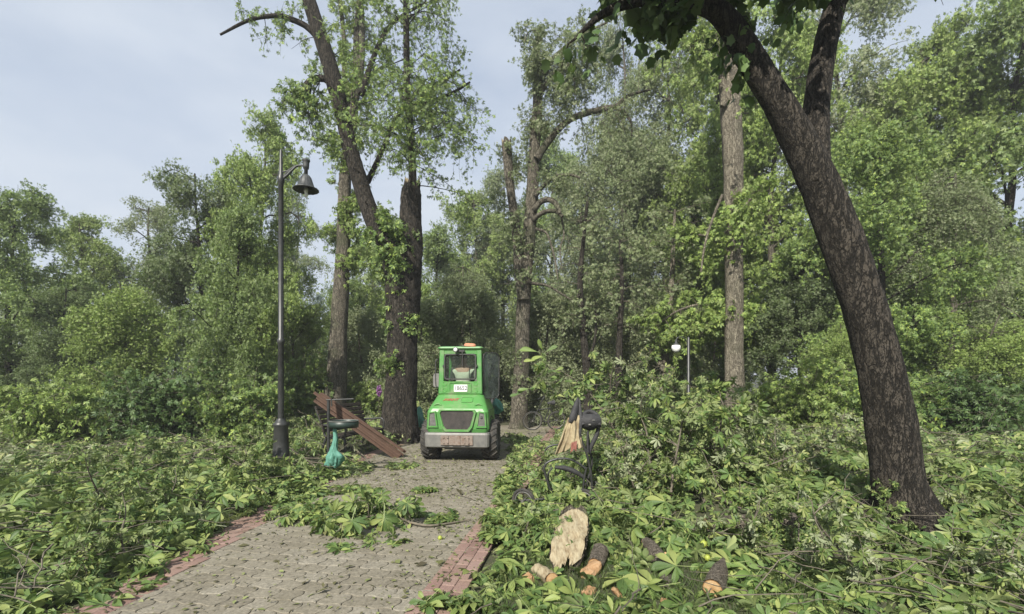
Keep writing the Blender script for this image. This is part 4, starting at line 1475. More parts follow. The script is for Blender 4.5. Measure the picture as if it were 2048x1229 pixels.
def person(label, loc, rz, P, clothes, hair=True, group=None):
    """P: joint positions in the person's own axes (x right, y forward)"""
    o = thing('person', label, 'person', loc, rz, group, local=True)
    J, E, ix = [], [], {}

    def add(n, r, par=None):
        ix[n] = len(J)
        J.append((*P[n], r))
        if par:
            E.append((ix[par], ix[n]))
    add('pelvis', (0.15, 0.11))
    add('waist', (0.135, 0.10), 'pelvis')
    add('chest', (0.16, 0.115), 'waist')
    add('upper', (0.13, 0.09), 'chest')
    add('neck', 0.055, 'upper')
    add('head', (0.075, 0.085), 'neck')
    add('crown', (0.070, 0.080), 'head')
    nose = np.array(P['head']) + nrm(np.array(P['face'])) * 0.095
    ix['nose'] = len(J); J.append((*nose, 0.018)); E.append((ix['head'], ix['nose']))
    for s in 'lr':
        add('sh' + s, 0.062, 'upper'); add('el' + s, 0.045, 'sh' + s); add('wr' + s, 0.030, 'el' + s)
        wr, el = np.array(P['wr' + s]), np.array(P['el' + s])
        hand(J, E, wr, wr - el, (0.2 if s == 'l' else -0.2, 0.2, -1), ix['wr' + s], 0.7)
        add('hip' + s, 0.095, 'pelvis'); add('kn' + s, 0.066, 'hip' + s); add('an' + s, 0.045, 'kn' + s); add('to' + s, 0.036, 'an' + s)
    skin_obj('body', J, E, M['skin'], o)
    top = [(*P['pelvis'], (0.165, 0.125)), (*P['waist'], (0.155, 0.12)), (*P['chest'], (0.185, 0.135)), (*P['upper'], (0.145, 0.105))]
    u_, n_ = np.array(P['upper']), np.array(P['neck'])
    te = [(0, 1), (1, 2), (2, 3), (3, 4)]
    top.append((*(u_ * 0.35 + n_ * 0.65), 0.072))
    for s in 'lr':
        k = len(top)
        top += [(*P['sh' + s], 0.078), (*P['el' + s], 0.060), (*(np.array(P['el' + s]) * 0.25 + np.array(P['wr' + s]) * 0.75), 0.048)]
        te += [(3, k), (k, k + 1), (k + 1, k + 2)]
    skin_obj('jacket', top, te, clothes[0], o)
    lo = [(*P['pelvis'], (0.16, 0.12))]
    le = []
    for s in 'lr':
        k = len(lo)
        lo += [(*P['hip' + s], 0.108), (*P['kn' + s], 0.080), (*P['an' + s], 0.062)]
        le += [(0, k), (k, k + 1), (k + 1, k + 2)]
    skin_obj('trousers', lo, le, clothes[1], o)
    for s in 'lr':
        a, b = np.array(P['an' + s]), np.array(P['to' + s])
        skin_obj('shoe', [(*(a + [0, 0, -0.02]), 0.05), (*((a + b) / 2), 0.048), (*(b + (b - a) * 0.15), 0.04)], [(0, 1), (1, 2)], M['blackcloth'], o)
    if hair:
        f = nrm(np.array(P['face']))
        h, c = np.array(P['head']), np.array(P['crown'])
        skin_obj('hair', [(*(h - f * 0.030 + [0, 0, 0.0]), (0.082, 0.075)), (*(c - f * 0.015 + [0, 0, 0.012]), (0.080, 0.082))], [(0, 1)], M['hair'], o)
    return o


# ------------------------------------------------------------------ the loader
LO = ground(914, 927)
LA = -R(4.5)
ld = thing('wheel_loader', 'compact lime green wheel loader with glazed cab, seen from behind on the path', 'loader',
           (LO[0], LO[1], 0.012), LA, local=True)
X, Y, Z = np.eye(3)


def hull(mb, slices, n=5, mat=0, cap=True):
    """rounded-rectangle slices: (z, half width, y back, y front, corner)"""
    rings = []
    for z, hw, yb, yf, c in slices:
        q = rrect(-hw, yb, hw, yf, c, n)
        rings.append(np.array([(a, b, z) for a, b in q]))
    k = len(rings[0])
    v = np.concatenate(rings + [rings[0].mean(0)[None], rings[-1].mean(0)[None]])
    m = len(rings)
    i, j = np.meshgrid(np.arange(m - 1), np.arange(k), indexing='ij')
    j2 = (j + 1) % k
    q = np.stack([i * k + j, i * k + j2, (i + 1) * k + j2, (i + 1) * k + j], -1).reshape(-1, 4)
    jj = np.arange(k)
    t1 = np.stack([(jj + 1) % k, jj, np.full(k, m * k)], -1)
    t2 = np.stack([(m - 1) * k + jj, (m - 1) * k + (jj + 1) % k, np.full(k, m * k + 1)], -1)
    mb.add(v, [q, t1, t2] if cap else [q], mat, smooth=False)


# engine cover
mb = MB()
hull(mb, [(0.52, 0.55, 0.06, 1.05, 0.06), (0.60, 0.60, 0.03, 1.08, 0.08), (0.64, 0.615, 0.015, 1.08, 0.08), (0.97, 0.60, 0.02, 1.08, 0.08), (1.03, 0.575, 0.05, 1.08, 0.09),
          (1.10, 0.545, 0.12, 1.08, 0.09), (1.28, 0.46, 0.30, 1.08, 0.09), (1.315, 0.43, 0.35, 1.08, 0.07)])
hood = mb.build('engine_cover', M['paint'], ld)
SL = nrm(np.array([0, 0.18, 0.18]))            # up the sloping lid
SN = nrm(np.array([0, -0.18, 0.18]))           # out of it
mb = MB()                                       # trim of the grille opening
hexo = [(-0.345, 1.015), (0.345, 1.015), (0.375, 0.96), (0.305, 0.675), (0.235, 0.585), (-0.235, 0.585), (-0.305, 0.675), (-0.375, 0.96)]
hexi = [(-0.295, 0.99), (0.295, 0.99), (0.325, 0.945), (0.255, 0.70), (0.20, 0.635), (-0.20, 0.635), (-0.255, 0.70), (-0.325, 0.945)]
frame_ring(mb, hexo, hexi, (0, 0.018, 0), X, Z, -Y, 0.045)
mb.build('grille_trim', M['paint'], hood)
mb = MB()
prism(mb, hexi, (0, 0.014, 0), X, Z, -Y, 0.014)
grille = mb.build('grille', M['mesh'], ld)
mb = MB()
for k in range(46):
    z = 0.645 + k * 0.0075
    hw = np.interp(z, [0.635, 0.70, 0.945, 0.99], [0.20, 0.255, 0.325, 0.295]) - 0.006
    box(mb, (0, -0.0015, z), (2 * hw, 0.003, 0.0028), ch=0.0005)
mb.build('grille_mesh', M['blackplastic'], grille)
for s in (-1, 1):
    quad_o = [(s * 0.415, 0.985), (s * 0.555, 0.965), (s * 0.575, 0.665), (s * 0.365, 0.665)]
    quad_i = [(s * 0.44, 0.955), (s * 0.525, 0.94), (s * 0.54, 0.70), (s * 0.405, 0.70)]
    if s < 0:
        quad_o, quad_i = quad_o[::-1], quad_i[::-1]
    mb = MB()
    frame_ring(mb, quad_o, quad_i, (0, 0.02, 0), X, Z, -Y, 0.038)
    fr = mb.build('vent_frame', M['paint'], ld)
    mb = MB()
    prism(mb, quad_i, (0, 0.014, 0), X, Z, -Y, 0.012)
    for k in range(9):
        z = 0.715 + k * 0.026
        a = np.interp(z, [0.70, 0.955], [0.41, 0.445])
        b = np.interp(z, [0.70, 0.94], [0.535, 0.52])
        box(mb, (s * (a + b) / 2, 0.0, z), (b - a - 0.01, 0.012, 0.010), rot_axes(rx=0.5), ch=0.002)
    mb.build('vent_grille', M['steel'], fr)
    if s > 0:
        mb = MB()
        lathe(mb, [(0.0, -0.012), (0.02, -0.012), (0.028, 0.0), (0.028, 0.012)], (0.475, 0.0, 0.86), 14, axis='y')
        mb.build('socket', M['blackplastic'], fr)
# lid details
mb = MB()
rec = rrect(0.05, 0.075, 0.26, 0.19, 0.03)
frame_ring(mb, rrect(0.035, 0.06, 0.275, 0.205, 0.035), rec, np.array([0, 0.12, 1.10]) + SN * 0.002, X, SL, SN, 0.012)
hd = mb.build('handle_recess', M['paint'], hood)
mb = MB()
prism(mb, rec, np.array([0, 0.12, 1.10]) + SN * 0.002, X, SL, SN, 0.003)
mb.build('recess_floor', mat_simple('dark green recess', (0.05, 0.19, 0.035), (0.06, 0.22, 0.04), rough=0.6), hd)
for s in (-1, 1):
    mb = MB()
    tube(mb, [np.array([s * 0.40 + 0.075 * math.cos(a), 0.115, 1.06 + 0.05 * math.sin(a)]) + SN * 0.01 for a in np.linspace(0, math.pi, 9)], 0.016, 8, 3)
    mb.build('hinge_cover', M['paint'], hood)
mb = MB()
box(mb, (0, 0.335, 1.318), (0.80, 0.05, 0.022), ch=0.008)
mb.build('lid_edge', M['paint'], hood)
text_mesh('AVANT', 0.088, 'decal', M['red_ink'], hood, np.array([-0.165, 0.12, 1.10]) + SL * 0.13 + SN * 0.006, X, SL, 0.002, shear=0.35, bold=0.003)
# seams, hoses and a grab handle
mb = MB()
for s in (-1, 1):
    tube(mb, [(s * 0.607, 0.03, 1.0), (s * 0.612, 0.5, 1.0), (s * 0.607, 1.05, 1.0)], 0.007, 6, 1)
tube(mb, [(-0.50, 0.115, 1.045), (0.0, 0.105, 1.045), (0.50, 0.115, 1.045)], 0.006, 6, 1)
mb.build('seam_line', M['blackplastic'], hood)  # black strips stand in for the dark of thin panel grooves
mb = MB()
tube(mb, [(0.30, 0.20, 0.30), (0.36, 0.32, 0.24), (0.40, 0.55, 0.28), (0.30, 0.8, 0.36)], 0.014, 6, 4)
mb.build('hose', M['blackplastic'], ld)
mb = MB()
tube(mb, [(-0.28, 0.20, 0.30), (-0.30, 0.34, 0.22), (-0.22, 0.6, 0.26), (-0.16, 0.85, 0.36)], 0.014, 6, 4)
mb.build('hose', M['blackplastic'], ld)
mb = MB()
tube(mb, [(-0.455, 0.36, 1.45), (-0.495, 0.34, 1.48), (-0.495, 0.34, 1.95), (-0.45, 0.36, 1.98)], 0.011, 6, 3)
mb.build('grab_rail', M['blackplastic'], ld)
# bumper
mb = MB()
hull(mb, [(0.28, 0.57, -0.01, 0.42, 0.08), (0.31, 0.625, -0.06, 0.42, 0.08), (0.54, 0.635, -0.07, 0.42, 0.08), (0.575, 0.62, -0.055, 0.42, 0.07)], n=4)
bump = mb.build('bumper', M['steel'], ld)
mb = MB()
box(mb, (0.01, -0.078, 0.435), (0.62, 0.022, 0.185), ch=0.006)
for s in (-0.19, 0.0, 0.20):
    box(mb, (s, -0.094, 0.435), (0.09 if s else 0.16, 0.014, 0.18), ch=0.004)
for s in (-0.235, -0.16, 0.165, 0.24):
    for z in (0.385, 0.485):
        lathe(mb, [(0.0, -0.016), (0.014, -0.014), (0.016, 0.0)], (s, -0.1, z), 6, axis='y')
mb.build('counterweight_plate', M['rust'], bump)
mb = MB()
box(mb, (0, 0.45, 0.34), (0.5, 0.9, 0.18), ch=0.02)
box(mb, (0, 0.52, 0.40), (1.06, 0.14, 0.14), ch=0.03)
box(mb, (0, 1.45, 0.42), (0.42, 1.2, 0.2), ch=0.03)
box(mb, (0, 2.0, 0.40), (1.06, 0.14, 0.14), ch=0.03)
mb.build('chassis', M['blackplastic'], ld)


def wheel(cx, cy, side):
    Rw, Wd = 0.40, 0.30
    mb = MB()
    lathe(mb, [(0.20, -Wd * 0.42), (0.27, -Wd * 0.48), (0.345, -Wd * 0.5), (0.372, -Wd * 0.44), (0.38, -Wd * 0.2), (0.383, 0), (0.38, Wd * 0.2),
               (0.372, Wd * 0.44), (0.345, Wd * 0.5), (0.27, Wd * 0.48), (0.20, Wd * 0.42)], (cx, cy, 0.395), 40, axis='x')
    for k in range(18):
        for s in (-1, 1):
            a = 2 * math.pi * (k + (0.5 if s > 0 else 0)) / 18
            pts = []
            for t in (0.0, 0.35, 0.7, 1.0):
                aa = a - t * 0.30
                rr = 0.386 - 0.030 * max(0, t - 0.7) / 0.3
                pts.append((cx + s * (0.005 + t * (Wd * 0.5)), cy + rr * math.cos(aa), 0.395 + rr * math.sin(aa)))
            tube(mb, pts, [0.017, 0.017, 0.017, 0.013], 5, 2, smooth=False)
    w = mb.build('wheel', M['tyre'], ld)
    mb = MB()
    lathe(mb, [(0.0, side * 0.05), (0.10, side * 0.05), (0.12, side * 0.02), (0.17, side * 0.03), (0.205, side * 0.125), (0.215, side * 0.125), (0.205, side * -0.02)], (cx, cy, 0.395), 24, axis='x')
    for k in range(6):
        a = k * math.pi / 3
        lathe(mb, [(0.0, side * 0.065), (0.014, side * 0.06), (0.016, side * 0.04)], (cx, cy + 0.075 * math.cos(a), 0.395 + 0.075 * math.sin(a)), 6, axis='x')
    mb.build('rim', M['rim'], w)


for s in (-1, 1):
    for cy in (0.46, 2.0):
        wheel(s * 0.60 - (0.16 if cy > 1 else 0.0), cy, s)
# cab
mb = MB()
cy0, cy1, zt, zb = 0.36, 1.30, 2.215, 1.30


def post(x0, y0, x1, y1, w=0.085, d=0.085, z0=zb, z1=zt - 0.03):
    v0, v1 = np.array([x0, y0, z0]), np.array([x1, y1, z1])
    c = (v0 + v1) / 2
    ln = np.linalg.norm(v1 - v0)
    zz = nrm(v1 - v0)
    xx = nrm(np.cross(Y, zz))
    box(mb, c, (w, d, ln), np.stack([xx, np.cross(zz, xx), zz], -1), 0.012)


HB, HT = 0.435, 0.415
for s in (-1, 1):
    post(s * (HB - 0.045), cy0, s * (HT - 0.045), cy0 + 0.03, 0.10, 0.09)
    post(s * (HB - 0.03), cy1, s * (HT - 0.03), cy1 - 0.05, 0.06, 0.07)
box(mb, (0, cy0 + 0.03, zt - 0.075), (0.80, 0.075, 0.11), ch=0.012)
box(mb, (0, cy0 + 0.002, 1.435), (0.80, 0.07, 0.235), ch=0.012)
box(mb, (0, cy1 - 0.05, zt - 0.06), (0.80, 0.06, 0.07), ch=0.012)
for s in (-1, 1):
    box(mb, (s * (HT - 0.03), (cy0 + cy1) / 2, zt - 0.06), (0.055, cy1 - cy0 - 0.1, 0.07), ch=0.012)
    box(mb, (s * (HB - 0.02), (cy0 + cy1) / 2, 1.08), (0.05, cy1 - cy0, 0.5), ch=0.012)
cab = mb.build('cab', M['paint'], ld)
mb = MB()
hull(mb, [(zt - 0.035, 0.42, cy0 - 0.02, cy1 + 0.02, 0.06), (zt, 0.455, cy0 - 0.055, cy1 + 0.06, 0.06), (zt + 0.025, 0.45, cy0 - 0.05, cy1 + 0.05, 0.06), (zt + 0.04, 0.40, cy0, cy1, 0.06)])
mb.build('roof', M['paint'], cab)
FY = cy0 - 0.046
for s in (-1, 1):                              # round sockets and a panel under the window
    for z in (1.515, 1.39):
        mb = MB()
        lathe(mb, [(0.0, 0.012), (0.033, 0.012), (0.036, -0.004), (0.046, -0.006), (0.046, 0.014)], (s * 0.31, cy0 - 0.035, z), 20, axis='y')
        mb.build('lamp_socket', mat_simple('socket green', (0.075, 0.28, 0.05), (0.085, 0.31, 0.055), rough=0.5), cab)
mb = MB()
frame_ring(mb, rrect(-0.225, 1.33, 0.225, 1.535, 0.02), rrect(-0.205, 1.345, 0.205, 1.52, 0.015), (0, cy0 - 0.034, 0), X, Z, -Y, 0.012)
box(mb, (-0.02, cy0 - 0.04, 1.548), (0.16, 0.014, 0.02), ch=0.004)
mb.build('plate_holder', M['paint'], cab)
mb = MB()
prism(mb, rrect(-0.125, 1.35, 0.145, 1.49, 0.012), (0, cy0 - 0.036, 0), X, Z, -Y, 0.012, inset=0.03)
pt = mb.build('number_plate', M['white'], cab)
text_mesh('18652', 0.118, 'plate_digits', M['ink'], pt, (0.01, cy0 - 0.049, 1.42), X, Z, 0.0025, bold=0.0012, sx=0.9)
# rear window
wo_, wi_ = rrect(-0.325, 1.585, 0.325, 2.105, 0.055), rrect(-0.295, 1.615, 0.295, 2.075, 0.045)
mb = MB()
frame_ring(mb, wo_, wi_, (0, cy0 - 0.005, 0), X, Z, -Y, 0.055)
rw_ = mb.build('rear_window', M['blackplastic'], cab)
mb = MB()
prism(mb, wi_, (0, cy0 - 0.02, 0), X, Z, -Y, 0.008)
mb.build('pane', M['glass'], rw_)
for s in (-1, 1):
    for bx, bz, bs in ((0.335, 1.86, (0.03, 0.03, 0.045)), (0.20, 1.60, (0.03, 0.03, 0.03))):
        mb = MB()
        box(mb, (s * bx, cy0 - 0.057, bz), bs, ch=0.006)
        mb.build('window_latch', M['blackplastic'], rw_)
# front window and instrument hood
mb = MB()
prism(mb, rrect(-0.36, 1.2, 0.36, 2.1, 0.04), (0, cy1 - 0.03, 0), X, Z, Y, 0.006)
fw = mb.build('front_window', M['glass'], cab)
mb = MB()
box(mb, (0, cy1 - 0.06, 1.80), (0.72, 0.03, 0.022), ch=0.004)
box(mb, (0, cy1 - 0.10, 1.42), (0.66, 0.08, 0.36), ch=0.02)
box(mb, (0, 0.83, 0.86), (0.78, 0.86, 0.03), ch=0.01)
mb.build('dashboard', M['blackplastic'], cab)
for s in (-1,):
    mb = MB()
    prism(mb, rrect(cy0 + 0.06, 1.34, cy1 - 0.06, 2.12, 0.04), (s * 0.41, 0, 0), Y, Z, X, 0.006)
    mb.build('side_window', M['glass'], cab)
# seat
mb = MB()
hull(mb, [(1.10, 0.25, 0.55, 1.02, 0.08), (1.20, 0.25, 0.52, 1.02, 0.08)])
hull(mb, [(1.20, 0.22, 0.50, 0.60, 0.04), (1.40, 0.23, 0.46, 0.56, 0.04), (1.50, 0.21, 0.45, 0.55, 0.04), (1.55, 0.17, 0.46, 0.54, 0.035)])
mb.build('seat', M['blackcloth'], cab)
# beacon, work light, mirror, wiper
mb = MB()
lathe(mb, [(0.0, 0.0), (0.06, 0.0), (0.06, 0.02), (0.0, 0.02)], (0.055, cy0 + 0.03, zt + 0.035), 16)
bc = mb.build('beacon', M['blackplastic'], cab)
mb = MB()
hull(mb, [(zt + 0.052, 0.10, -0.05, 0.05, 0.045), (zt + 0.062, 0.12, -0.06, 0.06, 0.05), (zt + 0.10, 0.118, -0.06, 0.06, 0.05), (zt + 0.118, 0.09, -0.045, 0.045, 0.04)])
lens = mb.build('beacon_lens', M['beacon'], bc)
lens.location = (0.055, cy0 + 0.0, -0.02)
lens.rotation_euler = (0, 0.06, 0)
mb = MB()
lathe(mb, [(0.0, -0.04), (0.045, -0.04), (0.052, -0.03), (0.05, 0.02), (0.02, 0.05)], (-0.075, cy0 - 0.10, zt - 0.035), 18, axis='y')
tube(mb, [(-0.075, cy0 - 0.05, zt - 0.04), (-0.03, cy0 - 0.03, zt - 0.03), (0.02, cy0 + 0.0, zt + 0.02)], 0.012, 6, 3)
wl = mb.build('work_light', M['blackplastic'], cab)
mb = MB()
lathe(mb, [(0.0, -0.046), (0.030, -0.046), (0.040, -0.040), (0.040, -0.036)], (-0.075, cy0 - 0.10, zt - 0.035), 18, axis='y')
mb.build('lens', M['lampglass'], wl)
mb = MB()
tube(mb, [(0.04, cy0 - 0.055, zt - 0.075), (0.05, cy0 - 0.07, zt - 0.11), (0.06, cy0 - 0.068, zt - 0.36)], 0.010, 6, 3)
box(mb, (0.03, cy0 - 0.055, zt - 0.06), (0.13, 0.05, 0.05), ch=0.012)
mb.build('wiper', M['blackplastic'], rw_)
mb = MB()
tube(mb, [(-0.41, 0.84, 1.70), (-0.50, 0.86, 1.71), (-0.58, 0.80, 1.66)], 0.012, 6, 4)
mir = mb.build('mirror', M['blackplastic'], cab)
mb = MB()
prism(mb, rrect(-0.66, 1.42, -0.49, 1.72, 0.06, 5), (0, 0.80, 0), X, Z, -Y, 0.05, inset=0.1)
mb.build('mirror_housing', M['steel'], mir)
# open glazed door on the right
mb = MB()
DH = np.array([0.425, cy0 + 0.06, 0])
da = R(40)
DX = np.array([math.sin(da), math.cos(da), 0])
DNn = np.array([math.cos(da), -math.sin(da), 0])
do, di = rrect(0.0, 1.20, 0.46, 2.15, 0.13, 5), rrect(0.018, 1.218, 0.442, 2.132, 0.118, 5)
frame_ring(mb, do, di, DH, DX, Z, DNn, 0.03)
dr = mb.build('door', M['blackplastic'], cab)
mb = MB()
prism(mb, di, DH + DNn * 0.008, DX, Z, DNn, 0.008)
mb.build('door_pane', M['glass_door'], dr)
mb = MB()
for z in (1.36, 1.95):
    mb = MB()
    box(mb, DH + [0, -0.005, z], (0.03, 0.05, 0.07), ch=0.006)
    mb.build('door_hinge', M['blackplastic'], dr)
mb = MB()
tube(mb, [DH + DX * 0.40 + DNn * 0.05 + Z * 1.35, DH + DX * 0.40 + DNn * 0.07 + Z * 1.5, DH + DX * 0.40 + DNn * 0.05 + Z * 1.62], 0.010, 6, 4)
mb.build('door_handle', M['blackplastic'], dr)
# fenders, boom and grab in front
for s in (-1, 1):
    mb = MB()
    tube(mb, [(s * 0.60, 0.46 + 0.46 * math.cos(a), 0.40 + 0.46 * math.sin(a)) for a in np.linspace(0.25, 2.0, 8)], 0.02, 4, 3, smooth=False)
    mb.build('fender_edge', M['blackplastic'], ld)
mb = MB()
tube(mb, [(0, 1.2, 1.25), (0, 1.7, 1.30), (0, 2.4, 0.95), (0, 2.9, 0.75)], [0.09, 0.10, 0.09, 0.08], 8, 4, smooth=False)
box(mb, (0, 2.95, 0.72), (0.9, 0.10, 0.5), ch=0.02)
boom = mb.build('boom', M['blackplastic'], ld)
mb = MB()
for s in np.linspace(-0.5, 0.5, 6):
    tube(mb, [(s, 3.0, 0.55), (s, 3.5, 0.45), (s, 3.95, 0.55)], [0.03, 0.03, 0.015], 6, 4)
for s in (-0.3, 0.3):
    tube(mb, [(s, 3.0, 0.95), (s, 3.4, 1.25), (s, 3.8, 1.1), (s, 3.95, 0.8)], [0.04, 0.04, 0.03, 0.015], 6, 4)
mb.build('grab', M['blackplastic'], boom)

# the driver, seen through the rear window
fz = 0.86
Pd = dict(pelvis=(0, 0.70, 1.30), waist=(0, 0.66, 1.43), chest=(0, 0.64, 1.60), upper=(0, 0.66, 1.74), neck=(0.0, 0.68, 1.83), head=(0.01, 0.71, 1.945), crown=(0.01, 0.71, 2.02),
          face=(0.15, 1, 0), shl=(-0.20, 0.66, 1.72), ell=(-0.27, 0.80, 1.48), wrl=(-0.16, 1.04, 1.50), shr=(0.20, 0.66, 1.72), elr=(0.29, 0.78, 1.47), wrr=(0.22, 1.04, 1.46),
          hipl=(-0.10, 0.76, 1.29), knl=(-0.15, 1.10, 1.28), anl=(-0.15, 1.14, 0.96), tol=(-0.15, 1.26, 0.915),
          hipr=(0.10, 0.76, 1.29), knr=(0.15, 1.10, 1.28), anr=(0.15, 1.14, 0.96), tor=(0.15, 1.26, 0.915))
Pd = {k: ((np.array(v) + [0, 0.02, 0.075]) if k != 'face' else np.array(v)) for k, v in Pd.items()}
person('driver in a khaki shirt seated in the loader cab, seen from behind', (LO[0], LO[1], 0.012), LA, Pd, (M['shirt'], M['denim']))

# ------------------------------------------------------------------ bench, boards, bin, bags
def piece(name, label, cat, loc, rz=0.0, group=None):
    return thing(name, label, cat, loc, rz, group, local=True)


# bench: local x along its length, y toward its back
bn = piece('park_bench', 'dark slatted park bench with curved ends behind the leaning boards', 'bench', (-3.46, 10.12, 0.02), R(78))
for z, y in ((0.44, -0.26), (0.45, -0.17), (0.45, -0.08), (0.445, 0.01), (0.44, 0.10)):
    mb = MB()
    box(mb, (0, y, z), (1.7, 0.072, 0.03), ch=0.008)
    mb.build('seat_slat', M['benchwood'], bn)
for k in range(6):
    t = k / 5
    mb = MB()
    box(mb, (0, 0.17 + 0.16 * t ** 1.3, 0.55 + 0.46 * t), (1.7, 0.028, 0.078), rot_axes(rx=-0.30 - 0.1 * t), ch=0.008)
    mb.build('back_slat', M['benchwood'], bn)
for s in (-1, 1):
    mb = MB()
    x = s * 0.80
    tube(mb, [(x, -0.34, 0.0), (x, -0.30, 0.22), (x, -0.26, 0.41), (x, 0.0, 0.41), (x, 0.14, 0.44), (x, 0.20, 0.62), (x, 0.30, 0.85), (x, 0.37, 1.04)], 0.026, 8, 4)
    tube(mb, [(x, 0.12, 0.42), (x, 0.20, 0.22), (x, 0.30, 0.0)], 0.026, 8, 4)
    tube(mb, [(x, -0.28, 0.41), (x, -0.31, 0.58), (x, -0.25, 0.68), (x, -0.05, 0.67), (x, 0.21, 0.66)], 0.022, 8, 4)
    mb.build('bench_end', M['iron'], bn)

# bundle of brown boards leaning over the bench
A0, A1 = ground(803, 914, 0.03), at(628, 789, 9.0)
ax_ = nrm(A1 - A0)
ln = float(np.linalg.norm(A1 - A0))
sd = nrm(np.cross(ax_, Y))
if sd[2] < 0:
    sd = -sd
dp = np.cross(ax_, sd)
rg = np.random.default_rng(77)
k = 0
for row in range(2):
    for c in range(4):
        off = sd * ((c - 1.5) * 0.066 + rg.normal(0, 0.006)) + dp * (row * 0.034) * (1 if dp[1] > 0 else -1)
        l2 = ln * rg.uniform(0.90, 1.02)
        tw = (1 - abs(c - 1.5) * 0.02)
        cen = A0 + ax_ * (l2 / 2 + rg.uniform(-0.02, 0.05)) + off
        e = nrm(ax_ + sd * rg.normal(0, 0.006) + sd * (1.5 - c) * 0.008)
        s_ = nrm(np.cross(np.cross(e, sd), e))
        o = piece('board', None, 'board', cen)
        mb = MB()
        Rm = np.stack([e, s_, np.cross(e, s_)], -1)
        box(mb, (0, 0, 0), (l2, 0.058, 0.026), Rm, 0.004)
        for g in (-0.012, 0.012):
            box(mb, Rm @ np.array([0, g, -0.0145]), (l2 * 0.998, 0.007, 0.004), Rm, 0.001)
            box(mb, Rm @ np.array([0, g, 0.0145]), (l2 * 0.998, 0.007, 0.004), Rm, 0.001)
        mb.build('plank', M['board'], o)
        tag(o, 'long brown board in the bundle leaning over the park bench', 'board', 'brown boards leaning in a bundle over the bench')

# bin: a post and a ring for the bag
bp = ground(657, 953)
bb = piece('litter_bin', 'dark green litter bin ring on a post, in front of the bench', 'bin', (bp[0], bp[1], 0))
mb = MB()
tube(mb, [(0, 0, 0), (0, 0, 1.255)], 0.027, 8, 1)
tube(mb, [(-0.04, 0, 1.265), (0.40, 0.05, 1.28)], 0.012, 6, 1)
tube(mb, [(0.045, 0, 1.28), (0.053, 0.0, 1.16)], 0.012, 6, 1)
mb.build('post', M['iron'], bb)
mb = MB()
c = np.array([0.262, -0.02, 0.865])
lathe(mb, [(0.224, -0.05), (0.232, -0.054), (0.235, 0.0), (0.232, 0.052), (0.224, 0.056), (0.220, 0.052), (0.22, -0.05), (0.224, -0.05)], c, 32)
mb.build('ring', M['binring'], bb)
mb = MB()
lathe(mb, [(0.226, 0.052), (0.238, 0.052), (0.238, 0.062), (0.226, 0.062), (0.226, 0.052)], c, 32)
mb.build('rim', M['steel'], bb)


def film_bag(name, label, loc, prof, seed, rz=0, lean=0.0):
    """crumpled plastic: a lathe with strong folds"""
    o = piece(name, label, 'bag', loc, rz)
    rg = np.random.default_rng(seed)
    prof = np.array(prof, float)
    zz = np.linspace(0, 1, 44)
    t = np.linspace(0, 1, len(prof))
    rr, hz = np.interp(zz, t, prof[:, 0]), np.interp(zz, t, prof[:, 1])
    seg = 48
    a = np.arange(seg) / seg * 2 * math.pi
    f = np.ones((len(zz), seg))
    for fa in (2, 3, 5, 8, 11, 15):
        f += 0.27 / fa ** 0.6 * np.sin(fa * a[None] + rg.uniform(0, 6) + rg.uniform(1, 4) * zz[:, None] * 3 + np.sin(zz * 9 + fa)[:, None])
    f += rg.normal(0, 0.045, f.shape)
    r2 = rr[:, None] * f
    wob = 0.022 * np.sin(hz * 11 + seed) + 0.05 * np.exp(-((hz - 0.16) / 0.09) ** 2)
    v = np.stack([r2 * np.cos(a) * 0.85 + (lean * hz + wob)[:, None], r2 * np.sin(a) * 0.8 + (0.02 * np.sin(hz * 8 + 2))[:, None], np.repeat(hz[:, None], seg, 1) + 0.02 * np.sin(3 * a + 1)[None] * (hz[:, None] < 0.3)], -1)
    i, j = np.meshgrid(np.arange(len(zz) - 1), np.arange(seg), indexing='ij')
    j2 = (j + 1) % seg
    mb = MB()
    mb.add(v.reshape(-1, 3), [np.stack([i * seg + j, i * seg + j2, (i + 1) * seg + j2, (i + 1) * seg + j], -1).reshape(-1, 4)])
    mb.build('film', M['bag'], o)
    return o


bl = at(666, 934, 7.6)
film_bag('plastic_bag', 'turquoise plastic bag hanging limp from the dark green bin ring', (bl[0], 7.6, 0.17),
         [(0.0, 0.0), (0.10, 0.01), (0.135, 0.06), (0.14, 0.14), (0.12, 0.21), (0.075, 0.28), (0.050, 0.36), (0.044, 0.46), (0.040, 0.56), (0.032, 0.66)], 3, lean=0.05)
bl = at(840, 862, 13.4)
film_bag('plastic_bag', 'turquoise plastic sack behind the huge chestnut trunk, left of the loader', (bl[0], 13.4, 0.15),
         [(0.0, 0.0), (0.13, 0.02), (0.14, 0.15), (0.10, 0.4), (0.08, 0.6), (0.03, 0.68)], 4)
bl = at(992, 826, 10.9)
film_bag('plastic_bag', 'turquoise plastic sack bulging just behind the loader on its right', (bl[0], 10.9, 0.75),
         [(0.0, 0.0), (0.08, 0.02), (0.13, 0.12), (0.13, 0.24), (0.08, 0.34), (0.02, 0.42)], 5)

